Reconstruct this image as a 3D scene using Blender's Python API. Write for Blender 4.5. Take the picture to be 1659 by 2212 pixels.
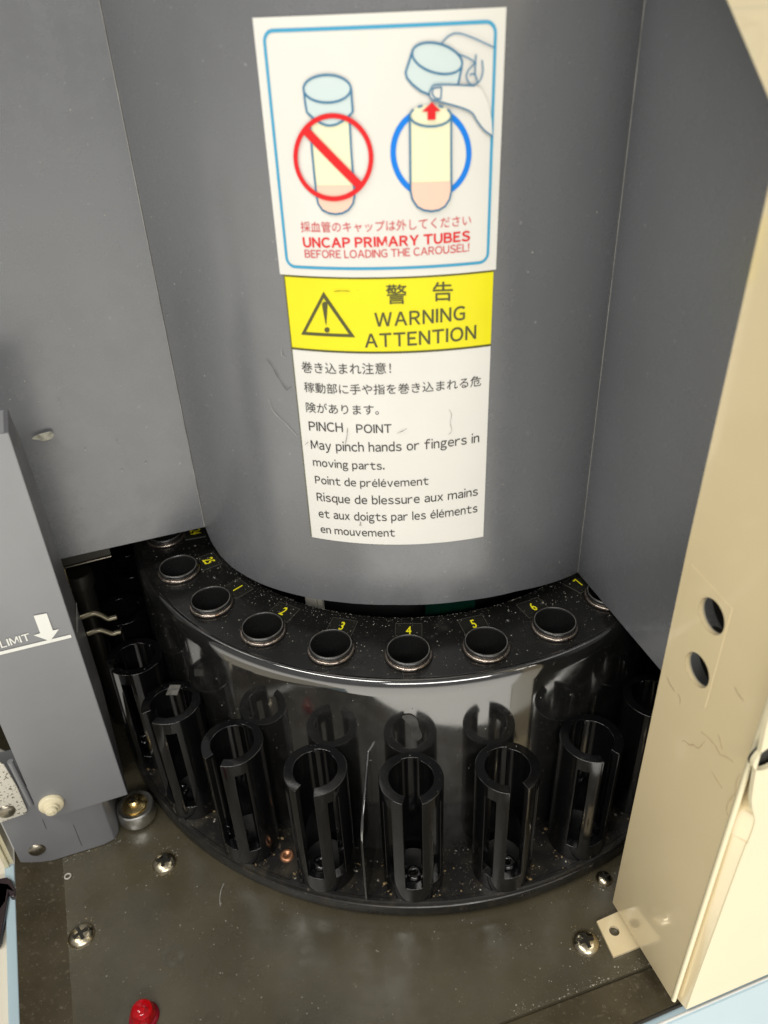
import bpy, bmesh, math, random
from mathutils import Vector, Matrix
from mathutils.geometry import tessellate_polygon

random.seed(7)
sc = bpy.context.scene
for o in list(bpy.data.objects):
    bpy.data.objects.remove(o)
C = sc.collection
sc.unit_settings.scale_length = 0.1          # one unit is 10 cm
R = math.radians

# ------------------------------------------------------------------ camera
CAM = Vector((-0.0291, -2.86826, 1.72957))
TILT, PAN, ROLL, FPX = 0.575107, -0.0237743, -0.0434466, 1713.31   # FPX for a 1659 px wide picture
_f = Vector((math.sin(PAN) * math.cos(TILT), math.cos(PAN) * math.cos(TILT), -math.sin(TILT)))
_r = Vector((math.cos(PAN), -math.sin(PAN), 0))
_u = _r.cross(_f)
RIGHT = _r * math.cos(ROLL) + _u * math.sin(ROLL)
UP = -_r * math.sin(ROLL) + _u * math.cos(ROLL)
FWD = _f
cd = bpy.data.cameras.new('camera')
cam = bpy.data.objects.new('camera', cd)
C.objects.link(cam)
cam.matrix_world = Matrix(((RIGHT.x, UP.x, -FWD.x, CAM.x), (RIGHT.y, UP.y, -FWD.y, CAM.y),
                           (RIGHT.z, UP.z, -FWD.z, CAM.z), (0, 0, 0, 1)))
cd.sensor_fit = 'HORIZONTAL'
cd.sensor_width = 36
cd.lens = 36 * FPX / 1659
cd.clip_start = 0.05
cd.clip_end = 200
cd.dof.use_dof = True
cd.dof.focus_distance = 2.62
cd.dof.aperture_fstop = 1.9
sc.camera = cam

# ------------------------------------------------------------------ world and lamps
w = bpy.data.worlds.new('World')
sc.world = w
w.use_nodes = True
nt = w.node_tree
bg = nt.nodes['Background']
tc = nt.nodes.new('ShaderNodeTexCoord')
sx = nt.nodes.new('ShaderNodeSeparateXYZ')
cr = nt.nodes.new('ShaderNodeValToRGB')
mr = nt.nodes.new('ShaderNodeMapRange')
mr.inputs[1].default_value = -1
mr.inputs[2].default_value = 1
nt.links.new(tc.outputs['Generated'], sx.inputs[0])
nt.links.new(sx.outputs['Z'], mr.inputs[0])
nt.links.new(mr.outputs[0], cr.inputs[0])
my = nt.nodes.new('ShaderNodeMapRange')
my.inputs[1].default_value, my.inputs[2].default_value = 0.35, -0.75
my.inputs[3].default_value, my.inputs[4].default_value = 0.30, 1.85
nt.links.new(sx.outputs['Y'], my.inputs[0])
vm = nt.nodes.new('ShaderNodeVectorMath')
vm.operation = 'SCALE'
nt.links.new(cr.outputs[0], vm.inputs[0])
nt.links.new(my.outputs[0], vm.inputs['Scale'])
nt.links.new(vm.outputs[0], bg.inputs['Color'])
els = cr.color_ramp.elements
els[0].position, els[0].color = 0.0, (1.75, 1.68, 1.5, 1)
els[1].position, els[1].color = 1.0, (0.30, 0.30, 0.30, 1)
e = els.new(0.40); e.color = (1.25, 1.2, 1.08, 1)
e = els.new(0.50); e.color = (0.22, 0.215, 0.21, 1)
bg.inputs['Strength'].default_value = 0.75


def lamp(name, loc, target, sx_, sy_, power, col):
    l = bpy.data.lights.new(name, 'AREA')
    l.shape = 'RECTANGLE'
    l.size, l.size_y, l.energy, l.color = sx_, sy_, power, col
    o = bpy.data.objects.new(name, l)
    C.objects.link(o)
    o.location = loc
    o.rotation_euler = (Vector(target) - Vector(loc)).to_track_quat('-Z', 'Y').to_euler()
    return o


lamp('ceiling_lamp', (2.2, -13, 8.6), (0, -1, 0), 9, 2.4, 900, (1, 0.97, 0.915))
lamp('ceiling_lamp', (-5.5, -6.5, 14), (0, -1, 0), 9, 2.4, 1200, (1, 0.965, 0.90))

sc.view_settings.view_transform = 'Standard'
sc.view_settings.look = 'None'
sc.view_settings.exposure = 0
sc.view_settings.gamma = 1
sc.view_settings.use_curve_mapping = False
sc.render.engine = 'CYCLES'
sc.cycles.use_denoising = True
sc.cycles.max_bounces = 8
sc.cycles.sample_clamp_indirect = 6


# ------------------------------------------------------------------ pixel -> place helpers (pixels of the 1659 x 2212 photograph)
def ray(px, py):
    return (RIGHT * ((px - 829.5) / FPX) - UP * ((py - 1106) / FPX) + FWD).normalized()


def onz(px, py, z):
    d = ray(px, py)
    return CAM + d * ((z - CAM.z) / d.z)


def crop(ox, oy, k):
    return lambda x, y: ((ox + x / k) / 1.8228, (oy + y / k) / 1.8228)


class Cyl:
    """surface of the curved cover: s = arc length, z = height"""
    def __init__(self, rad): self.r = rad
    def px(self, x, y):
        d = ray(x, y)
        a = d.x ** 2 + d.y ** 2
        b = 2 * (CAM.x * d.x + CAM.y * d.y)
        c = CAM.x ** 2 + CAM.y ** 2 - self.r ** 2
        t = (-b - math.sqrt(max(0, b * b - 4 * a * c))) / (2 * a)
        P = CAM + d * t
        return (math.atan2(P.x, -P.y) * self.r, P.z)
    def to3(self, s, z, off=0):
        th = s / self.r
        return Vector((math.sin(th) * (self.r + off), -math.cos(th) * (self.r + off), z))


class Pl:
    """a vertical plane: s runs along it, z = height, off towards the viewer's side"""
    def __init__(self, p0, p1):
        self.o = Vector((p0[0], p0[1], 0))
        self.d = (Vector((p1[0], p1[1], 0)) - self.o).normalized()
        self.n = Vector((self.d.y, -self.d.x, 0))
        if self.n.dot(CAM - self.o) < 0: self.n = -self.n
    def px(self, x, y):
        d = ray(x, y)
        P = CAM + d * ((self.o - CAM).dot(self.n) / d.dot(self.n))
        return ((P - self.o).dot(self.d), P.z)
    def to3(self, s, z, off=0):
        return self.o + self.d * s + self.n * off + Vector((0, 0, z))


class Hz:
    """a horizontal plane: s = x, z = y"""
    def __init__(self, h): self.h = h
    def px(self, x, y):
        P = onz(x, y, self.h)
        return (P.x, P.y)
    def to3(self, s, z, off=0):
        return Vector((s, z, self.h + off))


# ------------------------------------------------------------------ materials
MATS = {}


def mat(name, col, rough=0.4, metal=0.0, spec=0.5, ior=1.5, var=0.0, vscale=6, rvar=0.0, bump=0.0, bscale=120,
        coat=0.0, specks=None, emis=None, alpha=1.0, trans=0.0, patch=None):
    if name in MATS: return MATS[name]
    m = bpy.data.materials.new(name)
    m.use_nodes = True
    t = m.node_tree
    p = t.nodes['Principled BSDF']
    p.inputs['Base Color'].default_value = (*col, 1)
    p.inputs['Roughness'].default_value = rough
    p.inputs['Metallic'].default_value = metal
    p.inputs['IOR'].default_value = ior
    p.inputs['Specular IOR Level'].default_value = spec
    p.inputs['Coat Weight'].default_value = coat
    p.inputs['Coat Roughness'].default_value = 0.06
    p.inputs['Coat IOR'].default_value = 1.75
    p.inputs['Alpha'].default_value = alpha
    p.inputs['Transmission Weight'].default_value = trans
    if emis:
        p.inputs['Emission Color'].default_value = (*emis[0], 1)
        p.inputs['Emission Strength'].default_value = emis[1]
    co = t.nodes.new('ShaderNodeTexCoord')
    colsock = None
    if var or specks or patch:
        n = t.nodes.new('ShaderNodeTexNoise')
        n.inputs['Scale'].default_value = vscale
        n.inputs['Detail'].default_value = 6
        t.links.new(co.outputs['Object'], n.inputs['Vector'])
        r = t.nodes.new('ShaderNodeValToRGB')
        r.color_ramp.elements[0].position, r.color_ramp.elements[1].position = 0.3, 0.7
        r.color_ramp.elements[0].color = (*[c * (1 - var) for c in col], 1)
        r.color_ramp.elements[1].color = (*[min(1, c * (1 + var)) for c in col], 1)
        t.links.new(n.outputs['Fac'], r.inputs[0])
        colsock = r.outputs[0]
    for spec_ in (specks or []):      # (scale, low, high, colour): blotches or specks from a noise threshold
        n2 = t.nodes.new('ShaderNodeTexNoise')
        n2.inputs['Scale'].default_value = spec_[0]
        n2.inputs['Detail'].default_value = 3
        t.links.new(co.outputs['Object'], n2.inputs['Vector'])
        r2 = t.nodes.new('ShaderNodeMapRange')
        r2.inputs[1].default_value, r2.inputs[2].default_value = spec_[1], spec_[2]
        t.links.new(n2.outputs['Fac'], r2.inputs[0])
        mx = t.nodes.new('ShaderNodeMix')
        mx.data_type = 'RGBA'
        t.links.new(r2.outputs[0], mx.inputs[0])
        t.links.new(colsock, mx.inputs[6])
        mx.inputs[7].default_value = (*spec_[3], 1)
        colsock = mx.outputs[2]
    if colsock: t.links.new(colsock, p.inputs['Base Color'])
    if rvar:
        n3 = t.nodes.new('ShaderNodeTexNoise')
        n3.inputs['Scale'].default_value = 9
        n3.inputs['Detail'].default_value = 8
        n3.inputs['Roughness'].default_value = 0.7
        t.links.new(co.outputs['Object'], n3.inputs['Vector'])
        r3 = t.nodes.new('ShaderNodeMapRange')
        r3.inputs[1].default_value, r3.inputs[2].default_value = 0.35, 0.75
        r3.inputs[3].default_value, r3.inputs[4].default_value = rough, rough + rvar
        t.links.new(n3.outputs['Fac'], r3.inputs[0])
        t.links.new(r3.outputs[0], p.inputs['Roughness'])
    if bump:
        n4 = t.nodes.new('ShaderNodeTexNoise')
        n4.inputs['Scale'].default_value = bscale
        n4.inputs['Detail'].default_value = 3
        t.links.new(co.outputs['Object'], n4.inputs['Vector'])
        b = t.nodes.new('ShaderNodeBump')
        b.inputs['Strength'].default_value = bump
        b.inputs['Distance'].default_value = 0.01
        t.links.new(n4.outputs['Fac'], b.inputs['Height'])
        t.links.new(b.outputs[0], p.inputs['Normal'])
    MATS[name] = m
    return m


GREY = mat('satin_grey_plastic', (0.138, 0.143, 0.153), 0.21, spec=0.9, var=0.06, vscale=2.0, rvar=0.15, bump=0.022, bscale=150,
           specks=[(70, 0.72, 0.76, (0.26, 0.26, 0.26))])
GREYB = mat('light_grey_plastic', (0.222, 0.227, 0.238), 0.30, spec=0.8, var=0.06, vscale=4, rvar=0.12, bump=0.04, bscale=200)
BLACK = mat('glossy_black_plastic', (0.010, 0.010, 0.0097), 0.045, ior=2.3, var=0.2, rvar=0.12,
            specks=[(9, 0.52, 0.85, (0.030, 0.029, 0.027)), (60, 0.68, 0.76, (0.05, 0.05, 0.047))])
DECK = mat('worn_black_plastic', (0.011, 0.011, 0.0105), 0.16, ior=1.55, var=0.2, rvar=0.2,
            specks=[(14, 0.62, 0.80, (0.03, 0.029, 0.026)), (120, 0.70, 0.74, (0.10, 0.095, 0.085))])
HOLD = mat('black_holder_plastic', (0.0045, 0.0045, 0.0047), 0.075, ior=1.68, var=0.2, rvar=0.10,
            specks=[(90, 0.70, 0.76, (0.035, 0.033, 0.03))])
FOOT = mat('dusty_black_plastic', (0.013, 0.0125, 0.0115), 0.24, var=0.2, rvar=0.25,
           specks=[(18, 0.50, 0.80, (0.045, 0.038, 0.026)), (110, 0.66, 0.72, (0.12, 0.10, 0.07))])
COLLAR = mat('black_collar_plastic', (0.013, 0.013, 0.013), 0.25, ior=1.9, rvar=0.06)
GASKET = mat('tarnished_gasket', (0.40, 0.34, 0.29), 0.24, metal=0.9, var=0.35, vscale=20,
             specks=[(30, 0.56, 0.66, (0.04, 0.03, 0.025)), (45, 0.66, 0.72, (0.62, 0.33, 0.17))], bump=0.15, bscale=60)
BASE = mat('olive_black_paint', (0.074, 0.064, 0.040), 0.17, ior=1.65, var=0.22, vscale=4, rvar=0.26, bump=0.03, bscale=300,
           specks=[(7, 0.60, 0.85, (0.085, 0.078, 0.058)), (150, 0.70, 0.74, (0.2, 0.185, 0.14))])
FLANGE = mat('brown_black_paint', (0.068, 0.055, 0.032), 0.15, ior=1.5, var=0.3, vscale=6, rvar=0.25,
             specks=[(55, 0.60, 0.72, (0.12, 0.10, 0.065)), (130, 0.67, 0.72, (0.24, 0.22, 0.17))])
BEIGE = mat('beige_enamel', (0.82, 0.682, 0.418), 0.20, var=0.03, vscale=2.5, rvar=0.08, coat=1.0)
BEIGE2 = mat('cream_enamel', (0.83, 0.75, 0.51), 0.35, var=0.02, vscale=3, rvar=0.1)
CREAM = mat('pale_cream_plastic', (0.86, 0.80, 0.66), 0.4, var=0.02, vscale=3)
BLUE = mat('pale_blue_paint', (0.50, 0.645, 0.71), 0.35, var=0.03, vscale=3)
STEEL = mat('zinc_plated_steel', (0.62, 0.55, 0.40), 0.16, metal=1, var=0.25, vscale=40, rvar=0.2, bump=0.1, bscale=80)
CHROME = mat('bright_steel', (0.80, 0.79, 0.75), 0.25, metal=1, rvar=0.15)
BRASS = mat('yellow_brass', (0.72, 0.55, 0.25), 0.22, metal=1, rvar=0.15)
COPPER = mat('dull_copper', (0.50, 0.24, 0.13), 0.4, metal=0.8, var=0.3, vscale=60)
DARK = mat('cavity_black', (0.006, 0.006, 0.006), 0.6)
DARKM = mat('dark_metal', (0.05, 0.047, 0.04), 0.4, metal=0.7, rvar=0.2)
GREEN = mat('green_circuit_board', (0.002, 0.022, 0.013), 0.3, var=0.3, vscale=20)
PAPER = mat('white_sticker_paper', (0.73, 0.72, 0.675), 0.33, spec=0.35, var=0.02, vscale=5,
            specks=[(16, 0.76, 0.80, (0.72, 0.68, 0.52))])
YELLOW = mat('yellow_print', (0.80, 0.73, 0.004), 0.33, spec=0.35, var=0.03, specks=[(26, 0.74, 0.78, (0.66, 0.58, 0.02))])
INK = mat('black_print', (0.025, 0.02, 0.022), 0.35)
INK2 = mat('olive_black_print', (0.07, 0.07, 0.008), 0.35)
RED = mat('red_print', (0.70, 0.012, 0.016), 0.4, spec=0.3)
REDP = mat('rose_red_print', (0.62, 0.05, 0.06), 0.4, spec=0.3)
BORD = mat('teal_blue_print', (0.05, 0.34, 0.56), 0.4, spec=0.3)
LINE = mat('dark_blue_print', (0.04, 0.18, 0.33), 0.4, spec=0.3)
RINGB = mat('bright_blue_print', (0.0, 0.20, 0.74), 0.4, spec=0.3)
CAPF = mat('pale_aqua_print', (0.58, 0.68, 0.68), 0.4, spec=0.3)
SERUM = mat('pale_yellow_print', (0.82, 0.80, 0.56), 0.4, spec=0.3)
CELLS = mat('pink_print', (0.84, 0.58, 0.46), 0.4, spec=0.3)
NUM = mat('yellow_numeral', (0.95, 0.86, 0.02), 0.4)
TAG = mat('clear_tag_film', (0.018, 0.018, 0.016), 0.12, ior=1.5, rvar=0.1)
TAGE = mat('tag_film_edge', (0.085, 0.085, 0.07), 0.3)
WHITE = mat('white_paint', (0.85, 0.85, 0.80), 0.4)
LED = mat('red_lens', (0.90, 0.03, 0.07), 0.03, ior=1.45, trans=0.9)
LEDC = mat('red_lens_core', (0.75, 0.02, 0.03), 0.15)
HAIRM = mat('dark_hair', (0.05, 0.04, 0.03), 0.5)
HAIRL = mat('pale_fibre', (0.42, 0.41, 0.38), 0.6)
DUSTM = mat('pale_dust', (0.36, 0.34, 0.29), 0.8, var=0.5, vscale=30)
GRIT = mat('brown_grit', (0.24, 0.17, 0.08), 0.7, var=0.5, vscale=50)
SPECK = mat('speckled_aluminium', (0.74, 0.71, 0.62), 0.45, metal=0.2, var=0.05,
            specks=[(110, 0.60, 0.62, (0.20, 0.18, 0.14))])
TAPE = mat('grey_tape_film', (0.16, 0.155, 0.14), 0.3, var=0.4, vscale=60)
STAIN = mat('dried_stain', (0.34, 0.33, 0.27), 0.6, var=0.5, vscale=60)


# ------------------------------------------------------------------ object helpers
def link(o, parent=None):
    C.objects.link(o)
    if parent: o.parent = parent
    return o


def thing(name, label, cat, group=None, loc=(0, 0, 0)):
    o = link(bpy.data.objects.new(name, None))
    o.location = loc
    o['label'], o['category'] = label, cat
    if group: o['group'] = group
    return o


def tag(o, label, cat, group=None):
    o['label'], o['category'] = label, cat
    if group: o['group'] = group
    return o


def obj(name, bm, m, parent=None, smooth=35, bevel=0, merge=True, label=None):
    if merge: bmesh.ops.remove_doubles(bm, verts=bm.verts, dist=1e-5)
    bmesh.ops.recalc_face_normals(bm, faces=bm.faces)
    me = bpy.data.meshes.new(name)
    bm.to_mesh(me)
    bm.free()
    if smooth:
        for p in me.polygons: p.use_smooth = True
        me.set_sharp_from_angle(angle=R(smooth))
    me.materials.append(m)
    o = link(bpy.data.objects.new(name, me), parent)
    if bevel:
        b = o.modifiers.new('bevel', 'BEVEL')
        b.width, b.segments, b.limit_method, b.angle_limit = bevel, 2, 'ANGLE', R(40)
        b.harden_normals = True
    if label: o['label'] = label
    return o


def box(bm, lo, hi):
    vs = [bm.verts.new((x, y, z)) for x in (lo[0], hi[0]) for y in (lo[1], hi[1]) for z in (lo[2], hi[2])]
    for q in ((0, 1, 3, 2), (4, 6, 7, 5), (0, 4, 5, 1), (2, 3, 7, 6), (0, 2, 6, 4), (1, 5, 7, 3)):
        bm.faces.new([vs[i] for i in q])


def lathe(bm, prof, n=64, c=(0, 0), a0=0.0, a1=2 * math.pi, cap0=False, cap1=False):
    full = abs(a1 - a0 - 2 * math.pi) < 1e-6
    cols = []
    for i in range(n if full else n + 1):
        a = a0 + (a1 - a0) * i / n
        cols.append([bm.verts.new((c[0] + r * math.sin(a), c[1] - r * math.cos(a), z)) for r, z in prof])
    for i in range(n):
        p, q = cols[i], cols[(i + 1) % len(cols)]
        for j in range(len(prof) - 1):
            bm.faces.new((p[j], q[j], q[j + 1], p[j + 1]))
    for flag, j in ((cap0, 0), (cap1, len(prof) - 1)):
        if flag: bm.faces.new([col[j] for col in cols])


def tube(bm, pts, rad, n=8, radii=None):
    pts = [Vector(p) for p in pts]
    rings = []
    nrm = None
    for i, p in enumerate(pts):
        t = (pts[min(i + 1, len(pts) - 1)] - pts[max(i - 1, 0)]).normalized()
        if nrm is None:
            nrm = t.cross(Vector((0.31, 0.2, 0.93))).normalized()
        nrm = (nrm - t * nrm.dot(t)).normalized()
        b = t.cross(nrm)
        rr = radii[i] if radii else rad
        rings.append([bm.verts.new(p + (nrm * math.cos(2 * math.pi * k / n) + b * math.sin(2 * math.pi * k / n)) * rr) for k in range(n)])
    for i in range(len(rings) - 1):
        for k in range(n):
            bm.faces.new((rings[i][k], rings[i][(k + 1) % n], rings[i + 1][(k + 1) % n], rings[i + 1][k]))
    bm.faces.new(rings[0])
    bm.faces.new(rings[-1][::-1])


def strand(bm, pts, rad):
    pts = smooth_pts(pts, 6)
    n = len(pts) - 1
    ph = random.uniform(0, 6)
    tube(bm, pts, rad, 5, [rad * (.25 + .75 * math.sin(math.pi * (.06 + .88 * i / n)) ** .6) * (1 + .25 * math.sin(ph + i * .9)) for i in range(n + 1)])


def smooth_pts(pts, k=6, closed=False):
    """Catmull-Rom through 2-D or 3-D points"""
    pts = [Vector(p) for p in pts]
    n = len(pts)
    out = []
    for i in range(n if closed else n - 1):
        g = lambda j: pts[j % n] if closed else pts[max(0, min(n - 1, j))]
        p0, p1, p2, p3 = g(i - 1), g(i), g(i + 1), g(i + 2)
        for j in range(k):
            t = j / k
            out.append(0.5 * ((2 * p1) + (p2 - p0) * t + (2 * p0 - 5 * p1 + 4 * p2 - p3) * t * t + (3 * p1 - p0 - 3 * p2 + p3) * t ** 3))
    if not closed: out.append(pts[-1])
    return out


def flat_fill(bm, loops):
    """fill 2-D loops (first is the outline, the rest are holes) into bm as triangles at z = 0"""
    vl = [[Vector((p[0], p[1], 0)) for p in lp] for lp in loops]
    flat = [v for lp in vl for v in lp]
    bv = [bm.verts.new(v) for v in flat]
    for t in tessellate_polygon(vl):
        if len(set(t)) == 3:
            try: bm.faces.new([bv[i] for i in t])
            except ValueError: pass


def flat_stroke(bm, pts, wd, closed=False):
    pts = [Vector((p[0], p[1])) for p in pts]
    n = len(pts)
    L, Rr = [], []
    for i in range(n):
        a = pts[(i - 1) % n] if closed else pts[max(i - 1, 0)]
        b = pts[(i + 1) % n] if closed else pts[min(i + 1, n - 1)]
        t = (b - a)
        if t.length < 1e-9: t = Vector((1, 0))
        t.normalize()
        nn = Vector((-t.y, t.x)) * wd / 2
        L.append(bm.verts.new((*(pts[i] + nn), 0)))
        Rr.append(bm.verts.new((*(pts[i] - nn), 0)))
    for i in range(n if closed else n - 1):
        j = (i + 1) % n
        try: bm.faces.new((L[i], L[j], Rr[j], Rr[i]))
        except ValueError: pass


def wrap(bm, surf, off, step=0.02):
    """cut a flat (s, z) mesh into narrow strips and lay it onto a surface"""
    if isinstance(surf, Cyl):
        s0 = min(v.co.x for v in bm.verts)
        s1 = max(v.co.x for v in bm.verts)
        k = math.floor(s0 / step) + 1
        while k * step < s1:
            bmesh.ops.bisect_plane(bm, geom=bm.verts[:] + bm.edges[:] + bm.faces[:], plane_co=(k * step, 0, 0), plane_no=(1, 0, 0), dist=1e-7)
            k += 1
    for v in bm.verts: v.co = surf.to3(v.co.x, v.co.y, off)
    bmesh.ops.recalc_face_normals(bm, faces=bm.faces)
    bm.faces.ensure_lookup_table()


def decal(name, surf, off, m, parent, fills=(), strokes=(), label=None):
    bm = bmesh.new()
    layer = 0
    jobs = [(flat_fill, (lp if isinstance(lp[0], list) else [lp],)) for lp in fills] + [(flat_stroke, a) for a in strokes]
    for fn, args in jobs:
        b2 = bmesh.new()
        fn(b2, *args)
        wrap(b2, surf, off + layer * .00012)
        layer += 1
        tmp = bpy.data.meshes.new('tmp')
        b2.to_mesh(tmp)
        b2.free()
        bm.from_mesh(tmp)
        bpy.data.meshes.remove(tmp)
    bm.normal_update()
    # face the viewer
    me_n = sum((f.normal * f.calc_area() for f in bm.faces), Vector())
    c = sum((v.co for v in bm.verts), Vector()) / max(1, len(bm.verts))
    if me_n.dot(CAM - c) < 0: bmesh.ops.reverse_faces(bm, faces=bm.faces)
    me = bpy.data.meshes.new(name)
    bm.to_mesh(me)
    bm.free()
    me.materials.append(m)
    o = link(bpy.data.objects.new(name, me), parent)
    if label: o['label'] = label
    return o


def text_bm(body, weight=0.0, space_word=1.0, space_char=1.0):
    cu = bpy.data.curves.new('lettering', 'FONT')
    cu.body = body
    cu.offset = weight
    cu.space_word, cu.space_character = space_word, space_char
    cu.resolution_u = 4
    o = bpy.data.objects.new('lettering', cu)
    C.objects.link(o)
    dg = bpy.context.evaluated_depsgraph_get()
    me = bpy.data.meshes.new_from_object(o.evaluated_get(dg))
    bm = bmesh.new()
    bm.from_mesh(me)
    bpy.data.objects.remove(o)
    bpy.data.curves.remove(cu)
    bpy.data.meshes.remove(me)
    xs = [v.co.x for v in bm.verts]
    ys = [v.co.y for v in bm.verts]
    return bm, (min(xs), min(ys), max(xs), max(ys))


GLYPHS = {}


def glyph(ch, weight):
    if (ch, weight) not in GLYPHS:
        if ch in 'Iil':
            st = .098 + 2 * weight
            top = glyph('H', weight)[2][3] if ch == 'I' else glyph('h', weight)[2][3] if ch == 'l' else glyph('x', weight)[2][3]
            vs = [Vector(p) for p in ((0, 0, 0), (st, 0, 0), (st, top, 0), (0, top, 0))]
            fs = [[0, 1, 2, 3]]
            if ch == 'i':
                h = glyph('h', weight)[2][3]
                vs += [Vector(p) for p in ((0, h - st, 0), (st, h - st, 0), (st, h, 0), (0, h, 0))]
                fs.append([4, 5, 6, 7])
            GLYPHS[ch, weight] = (vs, fs, (0, 0, st, max(v.y for v in vs)))
            return GLYPHS[ch, weight]
        wide = chr(ord(ch) + 0xFEE0) if 0x21 <= ord(ch) <= 0x7e else ch
        bm, bb = text_bm(wide, weight)
        GLYPHS[ch, weight] = ([v.co.copy() for v in bm.verts], [[v.index for v in f.verts] for f in bm.faces], bb)
        bm.free()
    return GLYPHS[ch, weight]


def line_bm(body, weight=0.0, space_word=1.0, space_char=1.0):
    """a line of Latin lettering set glyph by glyph in a wide sans face"""
    bm = bmesh.new()
    x = 0.0
    for ch in body:
        if ch == ' ':
            x += .26 * space_word
            continue
        base = {'é': 'e'}.get(ch, ch)
        vs, fs, bb = glyph(base, weight)
        add = [bm.verts.new((v.x - bb[0] + x, v.y, 0)) for v in vs]
        for f in fs:
            try: bm.faces.new([add[i] for i in f])
            except ValueError: pass
        wd = bb[2] - bb[0]
        if ch == 'é':
            cx, ty = x + wd * .5, bb[3]
            bm.faces.new([bm.verts.new((cx + a, ty + b, 0)) for a, b in ((-.06, .06), (.0, .06), (.13, .20), (.03, .20))])
        x += wd + .095 * space_char
    xs = [v.co.x for v in bm.verts]
    ys = [v.co.y for v in bm.verts]
    return bm, (min(xs), min(ys), max(xs), max(ys))


CAPH = glyph('H', 0.0)[2][3]
XH = glyph('x', 0.0)[2][3]


def lettering(name, body, surf, m, parent, bl, br, top, off, mode='cap', weight=0.0, space_word=1.0, space_char=1.0, shear=0.0):
    """bl, br: baseline ends, top: top of the first letter, all (s, z) on the surface"""
    bm, (x0, y0, x1, y1) = text_bm(body, weight) if mode == 'box' else line_bm(body, weight, space_word, space_char)
    kx = (br[0] - bl[0]) / (x1 - x0)
    base = 0.0 if mode != 'box' else y0
    h = {'cap': CAPH, 'x': XH, 'box': y1 - y0}[mode]
    ky = (top[1] - bl[1]) / h
    for v in bm.verts:
        f = (v.co.x - x0) / (x1 - x0)
        yy = (v.co.y - base) * ky
        v.co = Vector((bl[0] + (v.co.x - x0) * kx + shear * yy, bl[1] + (br[1] - bl[1]) * f + yy, 0))
    wrap(bm, surf, off)
    n = sum((f.normal * f.calc_area() for f in bm.faces), Vector())
    c = sum((v.co for v in bm.verts), Vector()) / len(bm.verts)
    if n.dot(CAM - c) < 0: bmesh.ops.reverse_faces(bm, faces=bm.faces)
    me = bpy.data.meshes.new(name)
    bm.to_mesh(me)
    bm.free()
    me.materials.append(m)
    return link(bpy.data.objects.new(name, me), parent)


def plate(bm, surf, loops, thick):
    """a sheet with holes lying on a surface, thick to the far side"""
    for off in (0, -thick):
        b2 = bmesh.new()
        flat_fill(b2, loops)
        for v in b2.verts: v.co = surf.to3(v.co.x, v.co.y, off)
        me = bpy.data.meshes.new('tmp')
        b2.to_mesh(me)
        b2.free()
        bm.from_mesh(me)
        bpy.data.meshes.remove(me)
    for lp in loops:
        a = [bm.verts.new(surf.to3(p[0], p[1], 0)) for p in lp]
        b = [bm.verts.new(surf.to3(p[0], p[1], -thick)) for p in lp]
        for i in range(len(lp)):
            j = (i + 1) % len(lp)
            bm.faces.new((a[i], a[j], b[j], b[i]))


def circle(c, rx, ry=None, n=32, a0=0, a1=2 * math.pi, rot=0.0):
    ry = ry or rx
    out = []
    full = abs(a1 - a0 - 2 * math.pi) < 1e-6
    for i in range(n if full else n + 1):
        a = a0 + (a1 - a0) * i / n
        x, y = rx * math.cos(a), ry * math.sin(a)
        out.append((c[0] + x * math.cos(rot) - y * math.sin(rot), c[1] + x * math.sin(rot) + y * math.cos(rot)))
    return out


def rrect(s0, z0, s1, z1, r, n=6):
    out = []
    for cx, cy, a in ((s1 - r, z1 - r, 0), (s0 + r, z1 - r, 90), (s0 + r, z0 + r, 180), (s1 - r, z0 + r, 270)):
        for i in range(n + 1):
            t = R(a + 90 * i / n)
            out.append((cx + r * math.cos(t), cy + r * math.sin(t)))
    return out


def dense(pts, step=0.012, closed=False):
    out = []
    n = len(pts)
    for i in range(n if closed else n - 1):
        a, b = Vector(pts[i][:2]), Vector(pts[(i + 1) % n][:2])
        k = max(1, int((b - a).length / step))
        for j in range(k): out.append(a + (b - a) * j / k)
    if not closed: out.append(Vector(pts[-1][:2]))
    return out


# ================================================================== LARGE STRUCTURE
ZB = -0.94                      # top of the base plate
RC = 0.870                      # radius of the curved cover

# ---- dark cavity of the machine
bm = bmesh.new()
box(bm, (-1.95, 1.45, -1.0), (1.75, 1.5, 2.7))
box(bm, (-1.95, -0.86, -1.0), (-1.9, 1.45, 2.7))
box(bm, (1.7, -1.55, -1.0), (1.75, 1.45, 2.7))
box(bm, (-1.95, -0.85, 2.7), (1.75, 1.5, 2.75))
lathe(bm, [(1.42, -.939), (1.42, .10), (1.44, .10), (1.44, -.939), (1.42, -.939)], 60, (0, 0), R(-205), R(-60))  # added black shroud, keeps the cavity at left dark
lathe(bm, [(1.42, -.939), (1.42, .0), (1.44, .0), (1.44, -.939), (1.42, -.939)], 60, (0, 0), R(48), R(154))  # the same added shroud, darkening the right side
inner = obj('cavity_wall_and_shroud', bm, DARK, smooth=0)
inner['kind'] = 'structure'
inner['label'] = 'black inner walls of the machine and an added black shroud behind the carousel'

# ---- base plate
HP = Hz(ZB)
P = lambda x, y, z=ZB: onz(x, y, z).to_tuple()[:2]
g0, g1 = Vector(P(1097, 2203)), Vector(P(1402, 2086))          # the step along the front
gd = (g1 - g0).normalized()
b0, b1 = Vector(P(138, 1896)), Vector(P(153.6, 2132))          # bend along the left
bd = (b1 - b0).normalized()
e0, e1 = Vector(P(41, 1865)), Vector(P(54, 2212))              # left edge
ed = (e1 - e0).normalized()


def isect(p, d, q, f):
    t = ((q.x - p.x) * f.y - (q.y - p.y) * f.x) / (d.x * f.y - d.y * f.x)
    return p + d * t


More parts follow.
